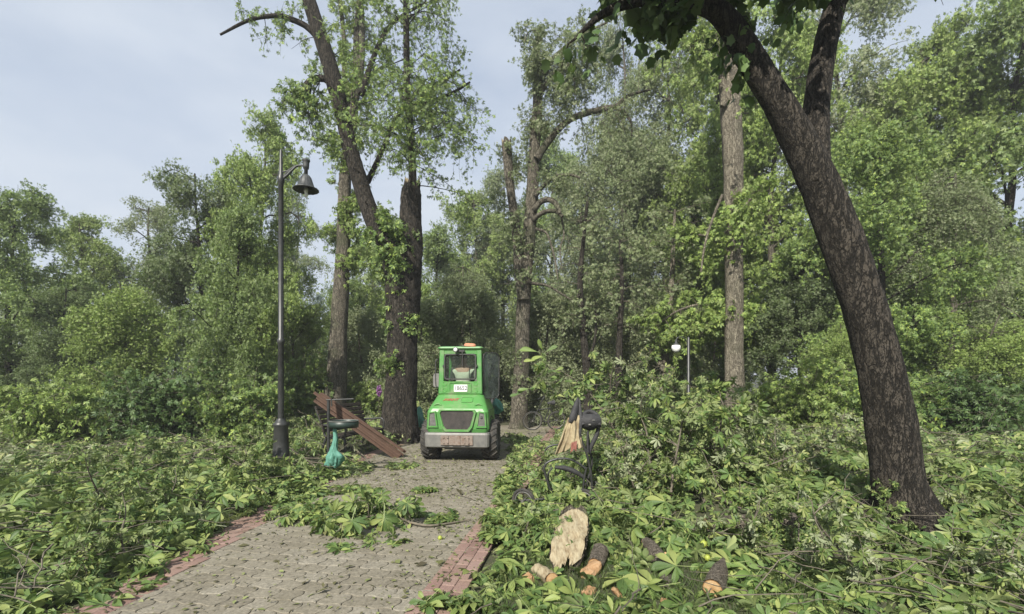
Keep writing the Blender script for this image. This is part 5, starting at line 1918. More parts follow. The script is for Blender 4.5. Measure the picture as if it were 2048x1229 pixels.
# ------------------------------------------------------------------ lamps
lp = ground(562, 950)
lamp = piece('street_lamp', 'black iron street lamp with a fluted bell shade hanging from its scrolled arm', 'street lamp', (lp[0], lp[1], 0))
mb = MB()
lathe(mb, [(0.0, 0), (0.20, 0), (0.20, 0.05), (0.17, 0.07), (0.165, 0.16), (0.15, 0.20), (0.13, 0.24), (0.115, 0.55), (0.105, 0.80), (0.12, 0.83), (0.125, 0.86), (0.09, 0.89), (0.06, 0.95)], (0, 0, 0), 24, flute=0.06, nfl=12)
mb.build('base', M['iron'], lamp)
mb = MB()
H_ARM = float(at(612, 332, lp[1])[2])
xl = float(at(612, 332, lp[1])[0] - lp[0])
lathe(mb, [(0.05, 0.92), (0.046, 2.2), (0.06, 2.22), (0.06, 2.28), (0.044, 2.3), (0.04, H_ARM - 0.3), (0.055, H_ARM - 0.28), (0.055, H_ARM - 0.2), (0.035, H_ARM - 0.15), (0.02, H_ARM + 0.25), (0.0, H_ARM + 0.3)], (0, 0, 0), 20)
mb.build('pole', M['iron'], lamp)
mb = MB()
tube(mb, [(0.0, 0, H_ARM - 0.24), (0.10, 0, H_ARM - 0.16), (0.20, 0, H_ARM - 0.06), (0.28, 0, H_ARM), (xl, 0, H_ARM)], [0.022, 0.022, 0.020, 0.018, 0.018], 8, 5)
tube(mb, [(0.0, 0, H_ARM - 0.10), (0.10, 0, H_ARM - 0.09), (0.20, 0, H_ARM - 0.03), (0.28, 0, H_ARM + 0.004)], 0.014, 8, 5)
tube(mb, [(0.03, 0, H_ARM - 0.2), (0.09, 0, H_ARM - 0.12), (0.16, 0, H_ARM - 0.08), (0.12, 0, H_ARM - 0.13), (0.06, 0, H_ARM - 0.17)], 0.012, 8, 5)
mb.build('arm', M['lampmetal'], lamp)
mb = MB()
lathe(mb, [(0.0, 0.115), (0.045, 0.11), (0.062, 0.095), (0.066, 0.08), (0.056, 0.065), (0.052, 0.03), (0.05, -0.01), (0.045, -0.05), (0.03, -0.06), (0.03, -0.16), (0.0, -0.16)], (xl, 0, H_ARM), 20)
mb.build('finial', M['lampmetal'], lamp)
mb = MB()
lathe(mb, [(0.03, -0.15), (0.06, -0.17), (0.085, -0.21), (0.105, -0.28), (0.125, -0.34), (0.145, -0.37), (0.195, -0.395), (0.20, -0.41), (0.19, -0.415), (0.14, -0.385), (0.10, -0.34), (0.08, -0.25)], (xl, 0, H_ARM), 48, flute=0.05, nfl=16)
mb.build('bell_shade', M['lampmetal'], lamp)
mb = MB()
lathe(mb, [(0.0, -0.37), (0.032, -0.37), (0.032, -0.44), (0.024, -0.45), (0.024, -0.53), (0.0, -0.54)], (xl, 0, H_ARM), 16)
mb.build('lamp_holder', M['globe'], lamp)

gy_ = 11.9
gl = at(1352, 697, gy_)
lamp2 = piece('street_lamp', 'park lamp with a white globe below its metal cap, beside the pale forked trunk', 'street lamp', (gl[0] + 0.32, gy_, 0))
lamp2.scale = (0.76, 0.76, 0.76)
hz = float(gl[2]) / 0.76
mb = MB()
lathe(mb, [(0.0, 0), (0.12, 0), (0.11, 0.4), (0.06, 0.5), (0.045, hz + 0.35), (0.0, hz + 0.4)], (0, 0, 0), 14)
tube(mb, [(0, 0, hz + 0.1), (-0.15, 0, hz + 0.36), (-0.36, 0, hz + 0.36), (-0.42, 0, hz + 0.24)], 0.018, 8, 5)
mb.build('pole', M['iron'], lamp2)
mb = MB()
lathe(mb, [(0.0, 0.30), (0.025, 0.28), (0.04, 0.20), (0.07, 0.16), (0.125, 0.115), (0.125, 0.10), (0.0, 0.10)], (-0.42, 0, hz), 18)
mb.build('cap', M['lampmetal'], lamp2)
mb = MB()
lathe(mb, [(0.0, -0.15), (0.06, -0.135), (0.11, -0.09), (0.145, -0.02), (0.15, 0.04), (0.13, 0.10), (0.0, 0.10)], (-0.42, 0, hz), 24)
mb.build('globe', M['globe'], lamp2)

# ------------------------------------------------------------------ worker in the background
wp = at(1094, 800, 20.0)
P_w = dict(pelvis=(0, 0, 0.92), waist=(0, 0.05, 1.06), chest=(0, 0.15, 1.22), upper=(0, 0.25, 1.35), neck=(0, 0.32, 1.42), head=(0, 0.40, 1.50), crown=(0, 0.43, 1.57),
           face=(0, 1, -0.4), shl=(-0.19, 0.25, 1.33), ell=(-0.26, 0.38, 1.10), wrl=(-0.18, 0.55, 0.95), shr=(0.19, 0.25, 1.33), elr=(0.27, 0.36, 1.10), wrr=(0.16, 0.54, 0.92),
           hipl=(-0.10, 0.02, 0.90), knl=(-0.13, 0.08, 0.49), anl=(-0.13, 0.0, 0.08), tol=(-0.14, 0.15, 0.035),
           hipr=(0.10, 0.02, 0.90), knr=(0.14, 0.12, 0.49), anr=(0.14, 0.05, 0.08), tor=(0.16, 0.20, 0.035))
wk = person('worker in a bright green jacket stooping over branches among the far bushes', (wp[0], 20.0, 0.0), R(150), {k: np.array(v) for k, v in P_w.items()}, (M['hivis'], M['denim']))

# pale brick gate pier far behind the loader
g = at(1006, 742, 26)
pier = piece('brick_pier', 'pale brick pier far behind the loader door', 'brick pier', (g[0], 26, 0))
mb = MB()
box(mb, (0, 0, 1.3), (0.88, 0.6, 2.6), ch=0.01)
mb.build('core', M['mortar'], pier)
mb = MB()
for r_ in range(30):
    for c_ in range(4):
        box(mb, (-0.33 + c_ * 0.225 + (0.05 if r_ % 2 else -0.03), -0.30, 0.06 + r_ * 0.085), (0.205, 0.03, 0.068), ch=0.005)
mb.build('brick_face', M['palebrick'], pier)
mb = MB()
box(mb, (0, 0, 2.66), (1.05, 0.75, 0.10), ch=0.03)
mb.build('coping', M['mortar'], pier)

# ------------------------------------------------------------------ bicycle and pushchair
bk = ground(1088, 869)
bike = piece('bicycle', 'black bicycle lying half hidden in leaves right of the tall chestnut', 'bicycle', (bk[0], 13.4, 0.12), R(12))


def bwheel(mb1, mb2, c, Rr, tilt, ax=(0, 1, 0), tr=0.018, sp=18):
    ax = nrm(np.array(ax, float))
    u = nrm(np.cross(ax, [0, 0, 1]))
    w = np.cross(ax, u)
    c = np.array(c, float)
    pts = [c + Rr * (math.cos(a) * u + math.sin(a) * w) for a in np.linspace(0, 2 * math.pi, 33)[:-1]]
    tube(mb1, pts, tr, 8, 1, closed=True)
    pts = [c + (Rr - tr * 1.3) * (math.cos(a) * u + math.sin(a) * w) for a in np.linspace(0, 2 * math.pi, 33)[:-1]]
    tube(mb2, pts, tr * 0.55, 6, 1, closed=True)
    for k in range(sp):
        a = 2 * math.pi * k / sp
        tube(mb2, [c + ax * 0.02 * (-1) ** k, c + (Rr - tr) * (math.cos(a) * u + math.sin(a) * w)], 0.0022, 3, 1, cap=False)
    tube(mb2, [c - ax * 0.045, c + ax * 0.045], 0.018, 8, 1)


for cx_, axv in ((-0.36, (0.15, 1, 0.22)), (0.36, (-0.1, 1, 0.22))):
    m1, m2 = MB(), MB()
    bwheel(m1, m2, (cx_, 0, 0.30), 0.27, 0, axv)
    w_ = m1.build('wheel', M['tyre'], bike)
    m2.build('rim', M['rim'], w_)
mb = MB()
tl = np.array([0, -0.22, 0.97])
for a, b in (((-0.36, 0, 0.30), (-0.20, -0.08, 0.66)), ((-0.20, -0.08, 0.66), (-0.02, 0, 0.26)), ((-0.20, -0.08, 0.62), (0.14, -0.08, 0.66)), ((-0.02, 0, 0.26), (0.14, -0.08, 0.70)),
             ((-0.02, 0, 0.26), (0.36, 0, 0.30)), ((0.14, -0.08, 0.66), (0.36, 0, 0.30))):
    tube(mb, [a, b], 0.017, 8, 1)
mb.build('frame', M['iron'], bike)
mb = MB()
tube(mb, [(-0.20, -0.08, 0.64), (-0.12, -0.12, 0.86), (-0.06, -0.13, 0.98)], 0.018, 8, 4)
tube(mb, [(-0.16, -0.36, 0.92), (-0.06, -0.25, 1.0), (-0.06, 0.0, 1.0), (-0.16, 0.12, 0.92)], 0.013, 8, 5)
mb.build('handlebar', M['iron'], bike)
mb = MB()
tube(mb, [(0.06, -0.09, 0.80), (0.15, -0.09, 0.815), (0.27, -0.09, 0.82)], [0.03, 0.05, 0.075], 10, 4)
mb.build('saddle', M['blackcloth'], bike)

PY = 5.75
pc = at(1160, 1010, PY)
push = piece('pushchair', 'black folding pushchair with pale cloth hanging on it, half buried in branches beside the path', 'pushchair', (pc[0], PY, 0))


def pp(px, py, dy=0.0):
    return at(px, py, PY + dy) - np.array([pc[0], PY, 0])


m1, m2 = MB(), MB()
cw = pp(1047, 1002, -0.05)
bwheel(m1, m2, cw, 0.135, 0, (0.45, 1, 0.06), 0.020, 8)
wv = m1.build('wheel', M['tyre'], push)
m2.build('rim', M['steel'], wv)
for dx, dy in ((1168, -0.1), (1186, 0.35)):
    m1, m2 = MB(), MB()
    c_ = pp(dx, 992, dy)
    bwheel(m1, m2, (c_[0], c_[1], 0.13), 0.125, 0, (0.5, 1, 0), 0.020, 8)
    wv = m1.build('wheel', M['tyre'], push)
    m2.build('rim', M['steel'], wv)
mb = MB()
for lst, dy, w in (([(1047, 1002), (1062, 1000), (1110, 997), (1170, 992)], 0.0, 0.013),
                   ([(1106, 992), (1097, 970), (1091, 950), (1088, 936), (1094, 926), (1112, 919), (1135, 918), (1155, 926), (1172, 938)], 0.05, 0.015),
                   ([(1090, 902), (1097, 894), (1112, 890), (1135, 890)], 0.2, 0.012),
                   ([(1186, 995), (1182, 950), (1174, 910), (1163, 880), (1156, 850), (1152, 830)], 0.12, 0.016),
                   ([(1168, 1000), (1176, 960), (1184, 930), (1180, 900), (1176, 870)], 0.3, 0.015),
                   ([(1173, 935), (1168, 960), (1166, 985)], 0.05, 0.014),
                   ([(1105, 935), (1096, 950), (1101, 972), (1112, 992)], 0.25, 0.012)):
    tube(mb, [pp(a, b, dy) for a, b in lst], w, 8, 5)
mb.build('frame', M['iron'], push)
mb = MB()
q = [pp(1110, 935, 0.08), pp(1130, 937, 0.08), pp(1150, 944, 0.08), pp(1168, 955, 0.08)]
tube(mb, q, [0.022, 0.036, 0.034, 0.024], 10, 5, 0.05, 3)
mb.build('bumper_bar', M['blackcloth'], push)
mb = MB()
q = [pp(1160, 828, 0.15), pp(1150, 840, 0.1), pp(1143, 856, 0.1)]
tube(mb, [pp(1156, 796, 0.2), pp(1152, 812, 0.15), pp(1146, 835, 0.1), pp(1140, 845, 0.1)], [0.012, 0.035, 0.05, 0.03], 10, 5, 0.08, 9)
tube(mb, [pp(1158, 800, 0.2), pp(1161, 840, 0.12), pp(1158, 880, 0.1)], [0.02, 0.028, 0.018], 8, 5, 0.06, 4)
mb.build('handle', M['blackcloth'], push)
mb = MB()
cc_ = pp(1180, 842, 0.2)
for k in range(9):                                # a folded canopy: nested padded arcs
    a = k * 0.17
    r_ = 0.115 - 0.004 * k
    pts = [cc_ + np.array([r_ * math.cos(t) * 0.95, (0.10 * math.sin(t) * math.cos(a) - 0.06 + 0.02 * k), r_ * math.sin(t)]) for t in np.linspace(-0.5, 3.6, 12)]
    tube(mb, pts, 0.030, 8, 2, 0.05, k)
tube(mb, [cc_ + [-0.10, -0.02, 0], cc_ + [0, -0.05, -0.005], cc_ + [0.10, -0.02, 0]], [0.09, 0.10, 0.085], 14, 4, 0.03, 2)
tube(mb, [cc_ + [-0.09, 0.05, -0.07], cc_ + [0, 0.0, -0.09], cc_ + [0.07, 0.05, -0.07]], [0.03, 0.04, 0.03], 10, 4, 0.03, 2)
hd_ = mb.build('canopy', M['blackcloth'], push)
mb = MB()
box(mb, cc_ + [0.02, -0.155, 0.02], (0.035, 0.012, 0.012), ch=0.004)
box(mb, cc_ + [-0.03, -0.155, -0.035], (0.03, 0.012, 0.02), ch=0.004)
mb.build('buckle', M['rim'], hd_)
mb = MB()
tube(mb, [pp(1176, 862, 0.15), pp(1175, 880, 0.15), pp(1176, 905, 0.15)], 0.016, 6, 4)
tube(mb, [pp(1198, 848, 0.2), pp(1194, 868, 0.2), pp(1184, 890, 0.2), pp(1178, 910, 0.2)], [0.022, 0.03, 0.03, 0.014], 6, 4)
mb.build('strap', M['blackcloth'], push)


def cloth_sheet(mb, corners, nu, nv, amp, seed, thick=0.012):
    rg = np.random.default_rng(seed)
    a, b, c, d = [np.array(q) for q in corners]
    u, v = np.meshgrid(np.linspace(0, 1, nu), np.linspace(0, 1, nv), indexing='ij')
    p = (a * ((1 - u) * (1 - v))[..., None] + b * (u * (1 - v))[..., None] + c * (u * v)[..., None] + d * ((1 - u) * v)[..., None])
    nr_ = nrm(np.cross(b - a, d - a))
    f = np.zeros_like(u)
    for k in range(6):
        f += amp / (1 + k * 0.4) * np.sin((6 + 5 * k) * u + rg.uniform(0, 6) + 2.2 * np.sin(3 * v + k)) * (0.3 + v)
    edge = (0.022 * np.sin(7 * u + 1) + 0.012 * np.sin(17 * u + 2) + rg.normal(0, 0.004, u.shape)) * v ** 4
    p = p + f[..., None] * nr_ + edge[..., None] * nrm(d - a)
    p2 = p + nr_ * thick
    n = nu * nv
    i, j = np.meshgrid(np.arange(nu - 1), np.arange(nv - 1), indexing='ij')
    q = np.stack([i * nv + j, (i + 1) * nv + j, (i + 1) * nv + j + 1, i * nv + j + 1], -1).reshape(-1, 4)
    bd = [(k, 0) for k in range(nu)] + [(nu - 1, k) for k in range(1, nv)] + [(k, nv - 1) for k in range(nu - 2, -1, -1)] + [(0, k) for k in range(nv - 2, 0, -1)]
    ix = np.array([x * nv + y for x, y in bd])
    ix2 = np.roll(ix, -1)
    mb.add(np.concatenate([p.reshape(-1, 3), p2.reshape(-1, 3)]), [q[:, ::-1], q + n, np.stack([ix, ix2, ix2 + n, ix + n], -1)])


mb = MB()
cloth_sheet(mb, [pp(1136, 836, 0.1), pp(1158, 831, 0.12), pp(1168, 896, 0.0), pp(1111, 906, -0.05)], 34, 30, 0.028, 4)
cl_ = mb.build('cloth', M['cloth'], push)
mb = MB()
cloth_sheet(mb, [pp(1143, 886, -0.10), pp(1154, 882, -0.10), pp(1153, 900, -0.12), pp(1141, 903, -0.12)], 10, 10, 0.008, 6, 0.006)
mb.build('red_patch', M['redcloth'], cl_)

# ------------------------------------------------------------------ storm debris
def outside(x, y):
    return np.maximum(x - pr(y), pl(y) - x)


def scatter(n, x0, x1, y0, y1, rg, mask, ypow=1.0):
    P = []
    c = 0
    while c < n:
        y = y0 + (y1 - y0) * rg.random(n * 2) ** ypow
        x = x0 + (x1 - x0) * rg.random(n * 2)
        k = mask(x, y) & (np.abs(x) < 1.2 * y + 0.6)
        P.append(np.stack([x[k], y[k]], -1))
        c += k.sum()
    return np.concatenate(P)[:n]


rg = np.random.default_rng(50)
HOLES = [(668, 925, 40, 30, 0.10), (720, 905, 60, 14, 0.3), (1045, 1005, 34, 34, 0.05), (1130, 965, 55, 34, 0.3), (1150, 1175, 95, 44, 0.22), (1140, 1100, 46, 76, 0.08), (1085, 1165, 42, 40, 0.10),
         (1425, 1190, 46, 60, 0.04), (1316, 1140, 36, 75, 0.08), (1450, 1062, 75, 30, 0.08), (1080, 1210, 70, 24, 0.5), (1240, 1200, 32, 24, 0.25), (1182, 1192, 36, 26, 0.15), (1415, 1125, 26, 24, 0.1), (1330, 1225, 26, 20, 0.1)]
HOLES = [(ground(a, b)[:2], c * ground(a, b)[1] / F_PX, d * ground(a, b)[1] ** 2 / (F_PX * CAM_H), k) for a, b, c, d, k in HOLES]


def edge(x, y, patchy=0.0):
    """where debris lies: off the path, ragged at its edge, thinner on and in front of the logs"""
    ok = (x - pr(y) + 0.16 * bumpy(x * 1.5, y * 1.4) + rg.normal(0, 0.05, x.shape) > 0.02) | (pl(y) - x + 0.22 * bumpy(x * 1.5, y * 1.4) + rg.normal(0, 0.06, x.shape) > 0.04)
    u = rg.random(x.shape)
    for c, hx, hy, k in HOLES:
        ins = ((x - c[0]) / hx) ** 2 + ((y - c[1]) / hy) ** 2 < 1
        ok &= ~ins | (u < k)
    if patchy:
        ok &= u < 1 - patchy * (0.5 - 0.5 * np.sin(x * 2.3 + 1.4 * np.sin(y * 1.9)) * np.sin(y * 2.7 + 1.1 * np.sin(x * 2.1)))
    return ok


hi, mid = MB(), MB()


def litter(mb, xy, T, size, lift, up, droop, base=None):
    n = len(xy)
    z = (heap(xy[:, 0], xy[:, 1]) if base is None else base) + rg.uniform(0.0, 1.0, n) * lift * (0.30 + 0.70 * sst(3.5, 5.0, xy[:, 1]))
    z = np.maximum(z, 0.02)
    pos = np.column_stack([xy, z])
    nn = rdir(rg, n)
    nn[:, 2] = np.abs(nn[:, 2]) + up
    xd = rdir(rg, n)
    xd[:, 2] = xd[:, 2] * 0.5 - droop
    place(mb, T, pos, xd, nn, size * rg.uniform(0.55, 1.2, n), rg)


pe = lambda x, y: edge(x, y, 0.75)
litter(hi, scatter(3000, -7, 8.5, 2.6, 7.2, rg, edge), T_HI, 0.12, 0.12, 0.5, 0.1)
litter(hi, scatter(3600, -7, 8.5, 2.6, 7.2, rg, pe), T_HI, 0.135, 0.26, 0.15, 0.25)
litter(hi, scatter(700, -7, 8.5, 2.6, 7.2, rg, pe), T_HI, 0.185, 0.26, 0.55, 0.15)
litter(mid, scatter(12000, -16, 17, 6.8, 13.5, rg, edge), T_MD, 0.12, 0.22, 0.4, 0.12)
litter(mid, scatter(7000, -16, 17, 6.8, 13.5, rg, pe), T_MD, 0.14, 0.30, 0.05, 0.3)
litter(mid, scatter(30000, -34, 36, 13, 33, rg, edge), T_PL, 0.14, 0.32, 0.3, 0.15)
litter(mid, scatter(7000, -34, 36, 14, 33, rg, pe), T_PL, 0.16, 0.55, 0.1, 0.15)
TL0 = [compound((0,), (1.0,), ST_MD, W_MD, 0.6, d, 0.1, np.random.default_rng(3)) for d in (0.05, 0.3, 0.6)]
litter(hi, scatter(6500, -7, 8.5, 2.6, 7.2, rg, edge), TL0, 0.10, 0.20, 0.2, 0.15)
litter(mid, scatter(9000, -16, 17, 7, 13.5, rg, edge), TL0, 0.11, 0.28, 0.2, 0.15)
# leaves lying on the path in drifts: (px, py, half width, half height in px, count, lift)
for px, py, ax_, ay_, n, lift in ((630, 1034, 90, 20, 130, 0.09), (735, 1040, 75, 18, 70, 0.08), (595, 958, 75, 20, 380, 0.12), (680, 945, 65, 14, 190, 0.07), (665, 985, 90, 9, 90, 0.04),
                                  (590, 1000, 40, 14, 60, 0.06), (1015, 985, 20, 42, 150, 0.10), (1040, 935, 26, 30, 110, 0.10), (1130, 985, 48, 16, 70, 0.10), (985, 1060, 18, 30, 60, 0.10), (912, 1214, 66, 16, 46, 0.09), (1000, 1036, 24, 18, 50, 0.09),
                                  (800, 935, 34, 7, 60, 0.05), (850, 984, 22, 4, 26, 0.03), (885, 1045, 26, 10, 26, 0.05), (1060, 900, 40, 22, 160, 0.12), (1030, 880, 26, 10, 60, 0.08),
                                  (770, 1085, 46, 14, 14, 0.04), (700, 1100, 40, 8, 8, 0.02)):
    c = ground(px, py)
    dx = c[1] * ax_ / F_PX
    dy = c[1] * c[1] * ay_ / (F_PX * CAM_H)
    t, q = rg.uniform(0, 6.283, n), np.sqrt(rg.random(n))
    xy = np.stack([c[0] + dx * q * np.cos(t), c[1] + dy * q * np.sin(t)], -1)
    litter(hi if c[1] < 7.5 else mid, xy, T_HI if c[1] < 7.5 else T_MD, 0.13, lift, 1.0, 0.08, base=0.018)
tag(hi.build('fallen_leaves', M['leaf_near']), 'thick litter of torn off chestnut leaves beside the path', 'fallen leaves', kind='stuff')
tag(mid.build('fallen_leaves', M['leaf_heap']), 'heaps of leafy chestnut debris on the lawn further back', 'fallen leaves', kind='stuff')

# broken twigs lying through the heaps
edge2 = lambda x, y: edge(x, y) & edge(x + 0.25, y - 0.1) & edge(x - 0.25, y - 0.1)
rg = np.random.default_rng(51)
tb = MB()
for n, y0, y1, x0, x1, ln, r0 in ((520, 2.7, 7, -6, 8, 0.55, 0.006), (1100, 7, 14, -14, 16, 0.9, 0.009), (1000, 14, 24, -26, 28, 1.2, 0.013)):
    xy = scatter(n, x0, x1, y0, y1, rg, lambda x, y: (outside(x, y) > 0.1) & ((y > 5) | (x < -1) | edge2(x, y)))
    a = rg.uniform(0, 6.283, n)
    l = ln * rg.uniform(0.4, 1.3, n)
    q = np.linspace(0, 1, 6)
    bend = rg.normal(0, 0.25, n)
    P = np.stack([xy[:, 0:1] + l[:, None] * (np.cos(a)[:, None] * q - np.sin(a)[:, None] * bend[:, None] * q ** 2),
                  xy[:, 1:2] + l[:, None] * (np.sin(a)[:, None] * q + np.cos(a)[:, None] * bend[:, None] * q ** 2), np.zeros((n, 6))], -1)
    P = P + rg.normal(0, 0.012, P.shape)
    P[..., 2] = heap(P[..., 0], P[..., 1]) + rg.uniform(0.02, 0.26, (n, 1)) + l[:, None] * rg.normal(0.05, 0.2, (n, 1)) * q
    P[..., 2] = np.maximum(P[..., 2], 0.03)
    ok = (outside(P[..., 0], P[..., 1]) > -0.25).all(1)
    P = P[ok]
    tubes(tb, P, curve_rad(P, r0, r0 * 0.5) * rg.uniform(0.5, 1.3, (len(P), 1)), 5)
tag(tb.build('broken_twigs', M['twig']), 'broken twigs strewn through the leaf heaps', 'twigs', kind='stuff')

# scraps on the paving
rg = np.random.default_rng(52)
m1 = MB()
TS = [(np.array([(0, 0, 0), (0.55, 0.28, 0.12), (1, 0, 0.02), (0.5, -0.26, 0.05)]), [np.array([(0, 2, 1), (0, 3, 2)])], None)]
inside = lambda x, y: (pl(y) < x) & (x < pr(y))
xy = np.concatenate([scatter(1100, -4, 1.5, 2.7, 7, rg, inside), scatter(8000, -4, 3, 6.2, 15, rg, inside), scatter(900, -1.6, 3, 3, 12, rg, lambda x, y: inside(x, y) & (x > pr(y) - 0.7))])
n = len(xy)
nn = rdir(rg, n); nn[:, 2] = np.abs(nn[:, 2]) + 2.0
xd = rdir(rg, n); xd[:, 2] *= 0.2
place(m1, TS, np.column_stack([xy, np.full(n, 0.021)]), xd, nn, rg.gamma(2.0, 0.013, n) + 0.008, rg)
tag(m1.build('leaf_scraps', [mat_leaf('leaf scrap', [(0.0, (0.07, 0.06, 0.035)), (0.45, (0.12, 0.12, 0.05)), (0.8, (0.17, 0.20, 0.07)), (1.0, (0.25, 0.27, 0.12))], (0.18, 0.2, 0.1), trans=0.15)]),
    'shredded leaf scraps scattered over the paving', 'leaf scraps', kind='stuff')
rg = np.random.default_rng(53)
gm = MB()
TG = [(np.array([(0, 0.03, 0), (0, -0.03, 0), (0.6, 0.02, 0.05), (0.6, -0.02, 0.05), (1, 0, 0.22)]), [np.array([(0, 1, 3, 2)]), np.array([(2, 3, 4)])], None)]
xy = np.concatenate([scatter(9000, -0.6, 2.2, 2.6, 4.3, rg, lambda x, y: outside(x, y) > 0.02), scatter(6000, -6, 7, 2.6, 7, rg, lambda x, y: outside(x, y) > 0.15)])
n = len(xy)
xd = rdir(rg, n); xd[:, 2] = np.abs(xd[:, 2]) + 0.9
nn = rdir(rg, n)
place(gm, TG, np.column_stack([xy, heap(xy[:, 0], xy[:, 1]) - 0.01]), xd, nn, rg.uniform(0.05, 0.11, n), rg)
tag(gm.build('grass', M['grass']), 'short grass between the fallen leaves', 'grass', kind='stuff')


# ------------------------------------------------------------------ single fallen branches
def fallen_branch(name, label, pts, r, seed, mat='log_bark', twigs=0, tl=0.5, per=0, size=0.13, T=None, lmat='leaf_near', extra=(), group=None, cat='branch', up=0.2, tm=5):
    rg = np.random.default_rng(seed)
    pts = np.array(pts)
    b = pts[len(pts) // 2].copy()
    b[2] = max(0.0, pts[:, 2].min())
    o = thing(name, label, cat, b, group=group)
    tb, lb = MB(), MB()
    tube(tb, pts, r, 10, 6, 0.05, seed, capmat=1)
    for e, er in extra:
        tube(tb, np.array(e), er, 8, 5, 0.05, seed + 1, capmat=1)
    if twigs:
        C1 = spawn(pts[None], twigs, 0.15, 1, tl, 0.7, up, 0.3, 6, rg)
        C1[..., 2] = np.maximum(C1[..., 2], heap(C1[..., 0], C1[..., 1]) + 0.02)
        tubes(tb, C1, curve_rad(C1, 0.006, 0.003), 5)
        if per:
            C2 = spawn(C1, tm, 0.3, 1, tl * 0.4, 0.7, 0.1, 0.3, 4, rg)
            C2[..., 2] = np.maximum(C2[..., 2], heap(C2[..., 0], C2[..., 1]) + 0.02)
            tubes(tb, C2, curve_rad(C2, 0.003, 0.002), 4)
            leaves_on(lb, C2, per, size, T or T_HI, rg, jit=0.01, s0=0.7, droop=0.35, nup=1.0)
    w = tb.build('wood', [M[mat], M['cut']], o)
    if lb.n:
        lb.build('leaves', M[lmat], o)
    return o


def gp(px, py, h=0.0):
    """a point seen at a pixel of the ground, lifted by h"""
    p = ground(px, py)
    p[2] = h
    return p


# stick on the paving with the wilted spray
fallen_branch('fallen_branch', 'leafy branch with a bare dark tip lying across the grey path in the foreground',
              [gp(942, 1044, 0.03), gp(900, 1052, 0.03), gp(855, 1058, 0.035), gp(815, 1052, 0.05), gp(780, 1040, 0.07), gp(730, 1046, 0.06), gp(680, 1056, 0.05)],
              [0.007, 0.010, 0.013, 0.013, 0.012, 0.010, 0.007], 61, 'twig', 9, 0.42, 2, 0.14, extra=[([gp(822, 1055, 0.04), gp(790, 1044, 0.09), gp(765, 1030, 0.15)], [0.008, 0.007, 0.004])], up=0.35)
# large wilted leaves
def leaf_cluster(label, spots, seed, stalk=0.10, T=None, mat='leaf_near'):
    rg = np.random.default_rng(seed)
    b = spots[0][0].copy()
    b[2] = 0
    o = thing('chestnut_leaf', label, 'leaf', b)
    mb = MB()
    for p, xd, nn, s in spots:
        place(mb, T or T_HI[:4], np.array([p]), np.array([xd], float), np.array([nn], float), np.array([s]), rg)
    mb.build('blade', M[mat], o)
    return o


leaf_cluster('large wilted chestnut leaf standing on the paving, left of a similar drooping one',
             [(gp(703, 1068, 0.14), (-0.15, -0.4, -0.75), (0.1, -1, 0.5), 0.20), (gp(712, 1068, 0.13), (0.4, -0.5, -0.3), (-0.2, -0.7, 0.8), 0.15)], 1, T=T_HI[:2])
leaf_cluster('drooping chestnut leaf with folded blades on the paving, next to the branch across the path',
             [(gp(768, 1066, 0.15), (0.1, -0.4, -0.9), (0.1, -1, 0.3), 0.20), (gp(772, 1064, 0.15), (0.5, -0.4, -0.4), (0.2, -0.8, 0.8), 0.14)], 2, T=T_HI[3:4])
leaf_cluster('yellow green chestnut leaf lying at the left edge of the path',
             [(gp(640, 1048, 0.08), (-0.6, -0.5, -0.05), (0.1, -0.5, 1), 0.17)], 3, mat='leaf_bright', T=T_HI[:2])
for k, (px, py, h, s, lab) in enumerate((
        (1064, 1010, 0.14, 0.22, 'big pale chestnut leaf in front of the pushchair wheel'),
        (1122, 1015, 0.16, 0.19, 'pale chestnut leaf between pushchair wheel and torn log'),
        (1042, 1052, 0.12, 0.22, 'big pale chestnut leaf left of the torn log'),
        (1330, 1050, 0.34, 0.22, 'pale pointed chestnut leaf above the curved bark branch'),
        (1352, 1150, 0.18, 0.20, 'light flat chestnut leaf left of the round sawn log'),
        (1310, 1180, 0.10, 0.26, 'large dark chestnut leaf spread flat in the bottom foreground'),
        (1200, 1090, 0.16, 0.17, 'bright yellow green chestnut leaf right of the torn log'),
        (1330, 945, 0.45, 0.24, 'upright pale chestnut leaf in the heap right of the pushchair'),
        (1460, 1140, 0.14, 0.22, 'green chestnut leaf right of the round sawn log'),
        (1245, 1165, 0.10, 0.22, 'dark green chestnut leaf right of the orange wood chunks'))):
    p = gp(px, py, 0)
    z0 = float(heap(p[0], p[1]))
    p = at(px, py, p[1] - 0.15)
    p[2] = max(p[2], z0 + h * 0.5)
    rgk = np.random.default_rng(700 + k)
    a = rgk.uniform(0, 6.28)
    leaf_cluster(lab, [(p, (math.cos(a), math.sin(a) - 0.4, -0.1), (rgk.normal(0, 0.25), -0.55, 0.9), s)], 70 + k, T=T_HI[:2], mat='leaf_bright' if 'yellow' in lab else 'leaf_near')

